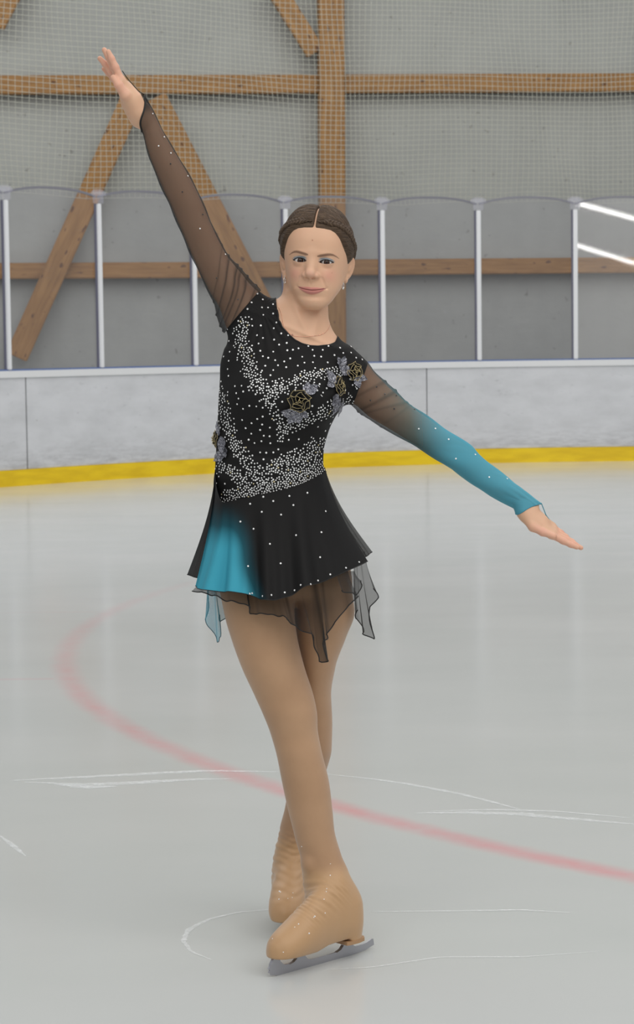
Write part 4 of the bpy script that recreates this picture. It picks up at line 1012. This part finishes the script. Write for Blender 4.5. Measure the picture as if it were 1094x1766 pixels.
TOPC = [(0, 371, 800, 329, 1009, .105, .075), (.08, 373, 836, 340, 1015, .045, .015), (.18, 385, 866, 366, 1019, -.004, -.035), (.3, 402, 863, 399, 1021, -.014, -.06), (.42, 427, 858, 431, 1026, -.018, -.075),
        (.55, 458, 850.5, 465, 1036, -.019, -.085), (.66, 484, 845.5, 495, 1029, -.018, -.085), (.76, 512, 837, 526, 1013, -.012, -.08), (.86, 538, 826, 566, 999, .004, -.06), (.94, 555, 817, 600, 984, .035, -.015), (1.0, 563, 812, 623, 972, .085, .07)]
def dye_top(k, t):
    T_ = np.array(TOPC); tx, ty, bx, by = [np.interp(k, T_[:, 0], T_[:, q]) for q in (1, 2, 3, 4)]
    px_, py_ = tx+(bx-tx)*t, ty+(by-ty)*t; wob_ = 3*np.sin(py_*.05)
    m_ = sstep(858, 950, py_-.10*(px_-370))*(1-sstep(-26, 22, px_-(412+.22*(py_-900)+wob_)))
    m_ = m_[:, None]
    mid = np.array([.012, .075, .10]); return np.where(m_ < .5, BLK+(mid-BLK)*m_*2, mid+(TEAL-mid)*(m_*2-1))
sk, SV, SF = sheet('skirt', TOPC, 260, 60, clothm, folds, dye_top, None, None, binding, .010, 'flared black skirt layer with a turquoise dyed patch')
skbv = BVHTree.FromPolygons([tuple(x) for x in SV.reshape(-1, 3)], SF.tolist())
BACKC = [(0, 561, 806, 645, 950, .09, .12), (.12, 556, 806, 632, 960, .13, .19), (.3, 530, 806, 580, 985, .185, .28), (.5, 465, 806, 480, 998, .20, .31), (.72, 405, 806, 385, 1000, .18, .27), (.9, 378, 802, 338, 996, .13, .17), (1.0, 371.5, 794, 329.5, 992, .088, .072)]
bkf = lambda k, t: (.009*np.sin(k*31)+.005*np.sin(k*60+1))*t**1.2
sheet('skirt_back', BACKC, 220, 40, sheerm, bkf, lambda k, t: np.tile(BLK*1.2, (len(t), 1)), lambda k, t: .80+.15*sstep(.05, .3, k)+0*t, sk, binding, .012, 'black back half of the skirt')
# sheer handkerchief layer under it
UND = [(0, 352, 985, 329.5, 1018, 0.075, .07), (.03, 356, 985, 345, 1020, 0.030, .02), (.07, 362, 985, 358, 1024, 0.023, -.018), (.10, 372, 985, 367.5, 1028.5, 0.008, -.032), (.2, 396, 985, 398.7, 1036, -0.002, -.045), (.3, 424, 985, 433, 1047, -0.012, -.058), (.31, 427, 985, 435.5, 1057, -0.012, -.05), (.4, 447, 985, 461, 1059.7, -0.017, -.06),
       (.5, 470, 985, 488, 1061.5, -0.017, -.06), (.52, 474, 985, 493, 1070, -0.017, -.062), (.6, 490, 985, 512, 1080, -0.017, -.06), (.67, 506, 985, 533, 1094, -0.017, -.058), (.71, 518, 985, 543, 1110, -0.012, -.056), (.74, 526, 985, 550.5, 1127, -0.012, -.055),
       (.77, 534, 985, 556, 1142, -0.012, -.054), (.79, 540, 985, 561, 1141, -0.012, -.058), (.805, 545, 985, 563.5, 1137, -0.010, -.062), (.83, 549, 985, 562.5, 1105, -0.007, -.056), (.85, 553, 985, 563, 1094, -0.002, -.05), (.9, 566, 985, 578, 1072.5, 0.008, -.04), (.96, 585, 985, 603, 1043, 0.028, -.02), (1.0, 600, 985, 617, 1029, 0.030, .01)]
def undf(k, t): return (.005*np.sin(k*44)+.004*np.sin(k*80+1)+.007*gs(k-.78, .03))*t
sheet('underskirt', UND, 300, 36, sheerm, undf, lambda k, t: np.tile(BLK*1.5, (len(t), 1)), lambda k, t: .52+.30*gs(k-.79, .022)+.24*gs(k-.57, .012)+.25*gs(k-.305, .008)+.2*gs(k-.86, .01)+0*t, None, binding, .004, 'sheer black handkerchief underskirt', .0013, False)
UN2 = [(0, 580, 985, 590, 1018, -.035, -.055), (.3, 592, 985, 603, 1023, -.02, -.035), (.6, 604, 985, 618, 1025, .0, -.01), (.8, 608, 985, 622, 1012, .02, .015), (1, 612, 985, 625, 1000, .04, .045)]
sheet('underskirt_fold', UN2, 60, 20, sheerm, lambda k, t: .004*np.sin(k*14)*t, lambda k, t: np.tile(BLK*1.5, (len(t), 1)), lambda k, t: .45+0*t, None, binding, .002, 'second sheer fold at the hip', .0013, False)
TL1 = [(0, 611, 958, 617, 1052, .055, .05), (.12, 613, 957, 618, 1067, .06, .065), (.3, 615, 956, 625.5, 1090, .07, .075), (.5, 618, 955, 634, 1097, .08, .09), (.62, 621, 954, 643.5, 1102, .09, .10), (.66, 622, 954, 642.5, 1088, .095, .105), (.8, 624, 953, 640.5, 1046, .10, .12), (.9, 626, 952, 649, 1031, .105, .14), (1, 630, 950, 645, 1015, .11, .16)]
sheet('underskirt_tail', TL1, 120, 30, sheerm, lambda k, t: .006*np.sin(k*19)*t, lambda k, t: np.tile(BLK*1.5, (len(t), 1)), lambda k, t: .50+.2*gs(k-.1, .06)+0*t, None, binding, .003, 'sheer black pointed tail at the right hip', .0013, False)
TL2 = [(0, 352, 975, 359, 1030, .12, .12), (.2, 356, 975, 355, 1068, .11, .11), (.35, 360, 975, 363.5, 1084, .10, .10), (.55, 365, 975, 374.5, 1107, .09, .09), (.62, 367, 975, 378, 1107, .088, .085), (.68, 368, 975, 379.5, 1098, .09, .085), (.74, 370, 975, 379, 1060, .095, .09), (.86, 374, 975, 383, 1072, .10, .12), (1, 378, 975, 389, 1064, .11, .14)]
sheet('underskirt_tail', TL2, 120, 30, sheerm, lambda k, t: .005*np.sin(k*17)*t, lambda k, t: np.tile(TEAL*1.1, (len(t), 1)), lambda k, t: .52+0*t, None, mat('teal_binding', (.02, .10, .14), .7), .003, 'sheer turquoise pointed tail at the left hip', .0009, False)
print('skirt', time.time()-_t)

# ============================================================ crystals, beads and rosettes
gem_m = [mat('crystal', (.93, .93, .92), .12, .15, Specular_IOR_Level=.9), mat('crystal_gold', (.85, .74, .45), .15, .3, Specular_IOR_Level=.8), mat('jet_crystal', (.01, .01, .012), .1, Specular_IOR_Level=.9)]
def gem_geo(r, hgt):
    V = []; Fc = []
    for rad, z in ((1, 0), (.92, .45), (.55, 1.)):
        for j in range(8): q = 2*math.pi*(j+.5*(z > .6))/8; V.append((rad*r*math.cos(q), rad*r*math.sin(q), z*hgt))
    for k in range(2):
        for j in range(8): Fc.append((k*8+j, k*8+(j+1) % 8, k*8+8+(j+1) % 8, k*8+8+j))
    Fc.append(tuple(range(16, 24))); Fc.append(tuple(range(8))[::-1]); return np.array(V), Fc
gV, gF = gem_geo(1., .5)
gem_me = []
for mm in gem_m:
    me = bpy.data.meshes.new('rhinestone'); me.from_pydata(gV.tolist(), [], gF); me.materials.append(mm); gem_me.append(me)
def frame(nn):
    a = np.cross([0, 0, 1.], nn); a /= np.linalg.norm(a)+1e-9; return np.stack([a, np.cross(nn, a), nn], 1)
def put_gems(stones, parent, budget):                    # stones: (point, normal, radius, kind)
    stones = sorted(stones, key=lambda s_: -s_[2]); inv = parent_world(parent).inverted()
    for p, nn, r_, k in stones[:budget]:
        o = bpy.data.objects.new('rhinestone', gem_me[k]); COL.objects.link(o); o.parent = parent; Rm = frame(nn)*r_
        o.matrix_parent_inverse = inv; o.matrix_world = Matrix([[*Rm[0], p[0]], [*Rm[1], p[1]], [*Rm[2], p[2]], [0, 0, 0, 1]])
        o.matrix_basis = Matrix([[*Rm[0], p[0]], [*Rm[1], p[1]], [*Rm[2], p[2]], [0, 0, 0, 1]])
    rest = stones[budget:]
    if rest:
        mb = MB()
        for p, nn, r_, k in rest: mb.add((gV*r_)@frame(nn).T+p, gF, k)
        o = mb.build('rhinestones', None, parent, mats=gem_m); o['kind'] = 'stuff'
def c2(x, y): return 340+x/3.039, 480+y/3.039
bands = [([(255, 215), (225, 290), (245, 380), (280, 470), (320, 560), (370, 640)], 32, 44, 190), ([(370, 640), (420, 720), (445, 790), (440, 845)], 26, 26, 46), ([(360, 590), (450, 570), (540, 530), (620, 505), (700, 490), (745, 495)], 38, 24, 130),
         ([(445, 800), (520, 765), (600, 735), (680, 700), (740, 670), (810, 640)], 24, 34, 110), ([(122, 570), (130, 660), (150, 740), (185, 840), (230, 920), (290, 1000), (350, 1060)], 26, 38, 190), ([(115, 980), (160, 1010), (230, 1060), (330, 1090)], 32, 32, 80),
         ([(155, 1150), (240, 1125), (340, 1105), (450, 1080), (560, 1050), (665, 1000)], 30, 36, 260), ([(380, 1000), (450, 960), (530, 950), (600, 920), (640, 870)], 34, 44, 150), ([(470, 1040), (560, 1020), (650, 980)], 30, 30, 60)]
def seg_pt(pl, t): k = min(int(t*(len(pl)-1)), len(pl)-2); f_ = t*(len(pl)-1)-k; a, b = np.array(pl[k]), np.array(pl[k+1]); return a+(b-a)*f_
gems = []; used = []
def try_gem(cx, cy, mind, bv_=None, rad=None, kind=0, lift=.0004):
    if any((cx-a)**2+(cy-b)**2 < mind*mind for a, b in used): return False
    if bv_ is dbv and neck_forbid(cx, cy): return False
    p, nn = onto(bv_, cx, cy, lift)
    if p is None or abs(nn@np.array([0, 1., 0])) < .12: return False
    used.append((cx, cy)); gems.append((p, nn, rad or float(RNG.uniform(.00165, .0021)), kind)); return True
rosc = [(517, 692, 21), (582, 666, 18), (611, 641, 17), (374, 757, 14)]
def seam_y(x): return float(np.interp(x, [385, 389, 410, 446, 483, 519, 549, 563], [880, 868, 863, 855, 847.6, 836.7, 822, 812]))
def neck_forbid(x, y): return y > seam_y(x)-1.5 or any((x-a)**2+(y-b)**2 < (r_-3)**2 for a, b, r_ in rosc)
for pl, w0, w1, cnt in bands:
    k = 0
    for _ in range(cnt*14):
        t = RNG.random(); c = seg_pt(pl, t); w_ = w0+(w1-w0)*t; q = RNG.normal(0, .55, 2).clip(-1.3, 1.3)*w_
        if try_gem(*c2(c[0]+q[0], c[1]+q[1]), 3.25, dbv, None, 1 if RNG.random() < .03 else 0): k += 1
        if k >= cnt: break
k = 0
for _ in range(1600):
    if try_gem(RNG.uniform(372, 625), RNG.uniform(505, 850), 9.6, dbv, float(RNG.uniform(.0019, .0024)), 0): k += 1
    if k > 120: break
put_gems(gems, bod, 100); print('gems', len(gems))
gems = []
for x, y in [(360, 246), (415, 284), (422, 213), (469, 233), (545, 209), (564, 252), (630, 194), (506, 297), (716, 281), (376, 364), (314, 330), (577, 394), (453, 435), (696, 380), (504, 527), (690, 498), (350, 540), (874, 521), (812, 548), (738, 579), (680, 608), (645, 625), (599, 629), (570, 654), (523, 664), (460, 676), (419, 681), (369, 668), (358, 670), (800, 240), (850, 383)]:
    try_gem(300+x/2.735, 780+y/2.735-1.0, 1., skbv, .0022)
put_gems(gems, sk, 100); gems = []
for x, y, k in [(376, 418, 0), (442, 551, 0), (410, 602, 0), (480, 643, 0), (577, 774, 0), (647, 1075, 0), (792, 1222, 0), (478, 705, 2), (546, 865, 2), (662, 994, 2), (742, 1358, 2), (864, 1480, 2), (496, 632, 2)]:
    try_gem(150+x/3.315, 70+y/3.315, 1., bU, .0018, k)
put_gems(gems, su, 100); gems = []
for x, y, k in [(312, 355, 0), (385, 354, 0), (443, 401, 0), (475, 486, 0), (560, 468, 0), (621, 567, 0), (700, 574, 0), (126, 171, 2), (163, 202, 2), (100, 230, 2), (204, 267, 2), (213, 209, 2), (293, 270, 2)]:
    try_gem(600+x/2.544, 600+y/2.544, 1., bD, .0020, k)
put_gems(gems, sdn, 100)
# bugle beads around the rosettes
bead = MB()
mb = MB().tube([(-.0028, 0, .0008), (.0028, 0, .0008)], .0008, 6); bme = bpy.data.meshes.new('bugle_bead'); bme.from_pydata(mb.v, [], mb.f); bme.materials.append(gem_m[0]); inv = parent_world(bod).inverted()
for x, y, a in [(612, 558, 2.1), (638, 565, 2.2), (652, 615, 2.3), (660, 665, 2.0), (616, 590, 1.6), (832, 570, 2.3), (793, 603, 1.8), (425, 715, .7), (398, 602, 0.), (412, 632, 0.), (372, 570, 2.2), (440, 560, .2), (585, 510, 1.4), (700, 640, 1.9)]:
    p, nn = onto(dbv, *c2(x, y), .0003)
    if p is None: continue
    Rm = frame(nn)@np.array([[math.cos(a), -math.sin(a), 0], [math.sin(a), math.cos(a), 0], [0, 0, 1]])
    o = bpy.data.objects.new('bugle_bead', bme); COL.objects.link(o); o.parent = bod; o.matrix_parent_inverse = inv; o.matrix_basis = Matrix([[*Rm[0], p[0]], [*Rm[1], p[1]], [*Rm[2], p[2]], [0, 0, 0, 1]])
# rosettes of gathered ribbon with a gilt edge, and their sequinned leaves
ribbon = mat('black_ribbon', (.02, .018, .014), .55, Sheen_Weight=.2); gilt = mat('gilt_edge', (.58, .47, .24), .35, .5)
leafm = mat('sequin_leaf', (.30, .30, .34), .25, .55, Specular_IOR_Level=.8)
n = N(leafm); vo = n.n('ShaderNodeTexVoronoi'); vo.inputs['Scale'].default_value = 420; n.l(n.pos(), vo.inputs['Vector']); n.l(n.ramp(vo.outputs['Color'], [(.2, (.09, .09, .11)), (.6, (.24, .24, .28)), (.9, (.6, .6, .64))]), n.b.inputs['Base Color']); n.bump(vo.outputs['Distance'], .6, .002)
n.b.inputs['Alpha'].default_value = .88
def rosette(x, y, R, sq, leaves, seed):
    rg = np.random.default_rng(seed); p, nn = onto(dbv, x, y, .0)
    if p is None: p, nn = pix(x, y, .09), np.array([-.8, -.6, 0])
    Fm = frame(nn); mb = MB(); nst = 150
    for k in range(4):
        rk = R*(.16+.24*k); wv = (3, 4, 5, 7)[k]; ph = rg.uniform(0, 6); am = R*(.09, .13, .12, .07)[k]; th = np.linspace(0, 2*np.pi, nst+1)[:-1]
        r1 = rk+am*np.sin(wv*th+ph)+am*.35*np.sin((wv+2)*th+ph*2); th2 = th+(.42, .30, .22, .14)[k]*np.cos(wv*th+ph+.6)
        hgt = R*(.60-.13*k)+R*.06*np.sin(th*3+k)
        bot = np.stack([r1*.8*np.cos(th2)*sq, r1*.8*np.sin(th2), np.full(nst, .0)], 1); topp = np.stack([r1*1.08*np.cos(th2)*sq, r1*1.08*np.sin(th2), hgt], 1)
        Vb = np.concatenate([bot, (bot+topp)/2, topp])@Fm.T+p
        mb.add(Vb, [(q*nst+j, q*nst+(j+1) % nst, (q+1)*nst+(j+1) % nst, (q+1)*nst+j) for q in range(2) for j in range(nst)], 0)
        mb.tube(topp@Fm.T+p, .00048, 5, 1, closed=True)
    o = mb.build('rosette', None, bod, smooth=True, mats=[ribbon, gilt]); o['label'] = 'black ribbon rosette edged in gold'
    for lx, ly, la, ll in leaves:
        q, n2 = onto(dbv, lx, ly, .002)
        if q is None: q, n2 = p+(pix(lx, ly, p[1])-pix(x, y, p[1])), nn
        F2 = frame(n2); a = math.radians(la); V = []; nu_, nv_ = 16, 7; L_ = ll*.0016
        for i in range(nu_):
            t = i/(nu_-1); wd = L_*.34*math.sin(math.pi*min(1, t**.8*.98+.01))
            for j in range(nv_):
                s_ = (j/(nv_-1)*2-1); xx, yy = (t-.5)*L_, s_*wd; z = .0015+.0035*t*t+.002*abs(s_)+.0008*math.sin(t*16+s_*3)
                V.append(F2@np.array([xx*math.cos(a)-yy*math.sin(a), xx*math.sin(a)+yy*math.cos(a), z])+q)
        mbl = MB().add(V, [(i*nv_+j, i*nv_+j+1, (i+1)*nv_+j+1, (i+1)*nv_+j) for i in range(nu_-1) for j in range(nv_-1)])
        mbl.build('sequin_leaf', leafm, o, smooth=True)
rosette(517, 691, .0260, 1., [(538, 672, 35, 20), (530, 670, 80, 18), (498, 711, 160, 22), (505, 718, 235, 22), (514, 716, 280, 22), (524, 712, 320, 16)], 1)
rosette(584, 666, .0225, .85, [(569, 651, 120, 22), (568, 663, 200, 18), (577, 699, 250, 26), (584, 703, 280, 24), (575, 689, 230, 20)], 2)
rosette(611, 641, .0215, .9, [(584, 624, 120, 14), (591, 623, 75, 14), (592, 638, 150, 22), (616, 659, 290, 16), (624, 652, 340, 14)], 3)
rosette(375, 757, .0205, .75, [(380, 739, 100, 20), (386, 768, 290, 26), (386, 784, 260, 24), (379, 788, 220, 20), (391, 779, 290, 16)], 4)
print('done', time.time()-_t)
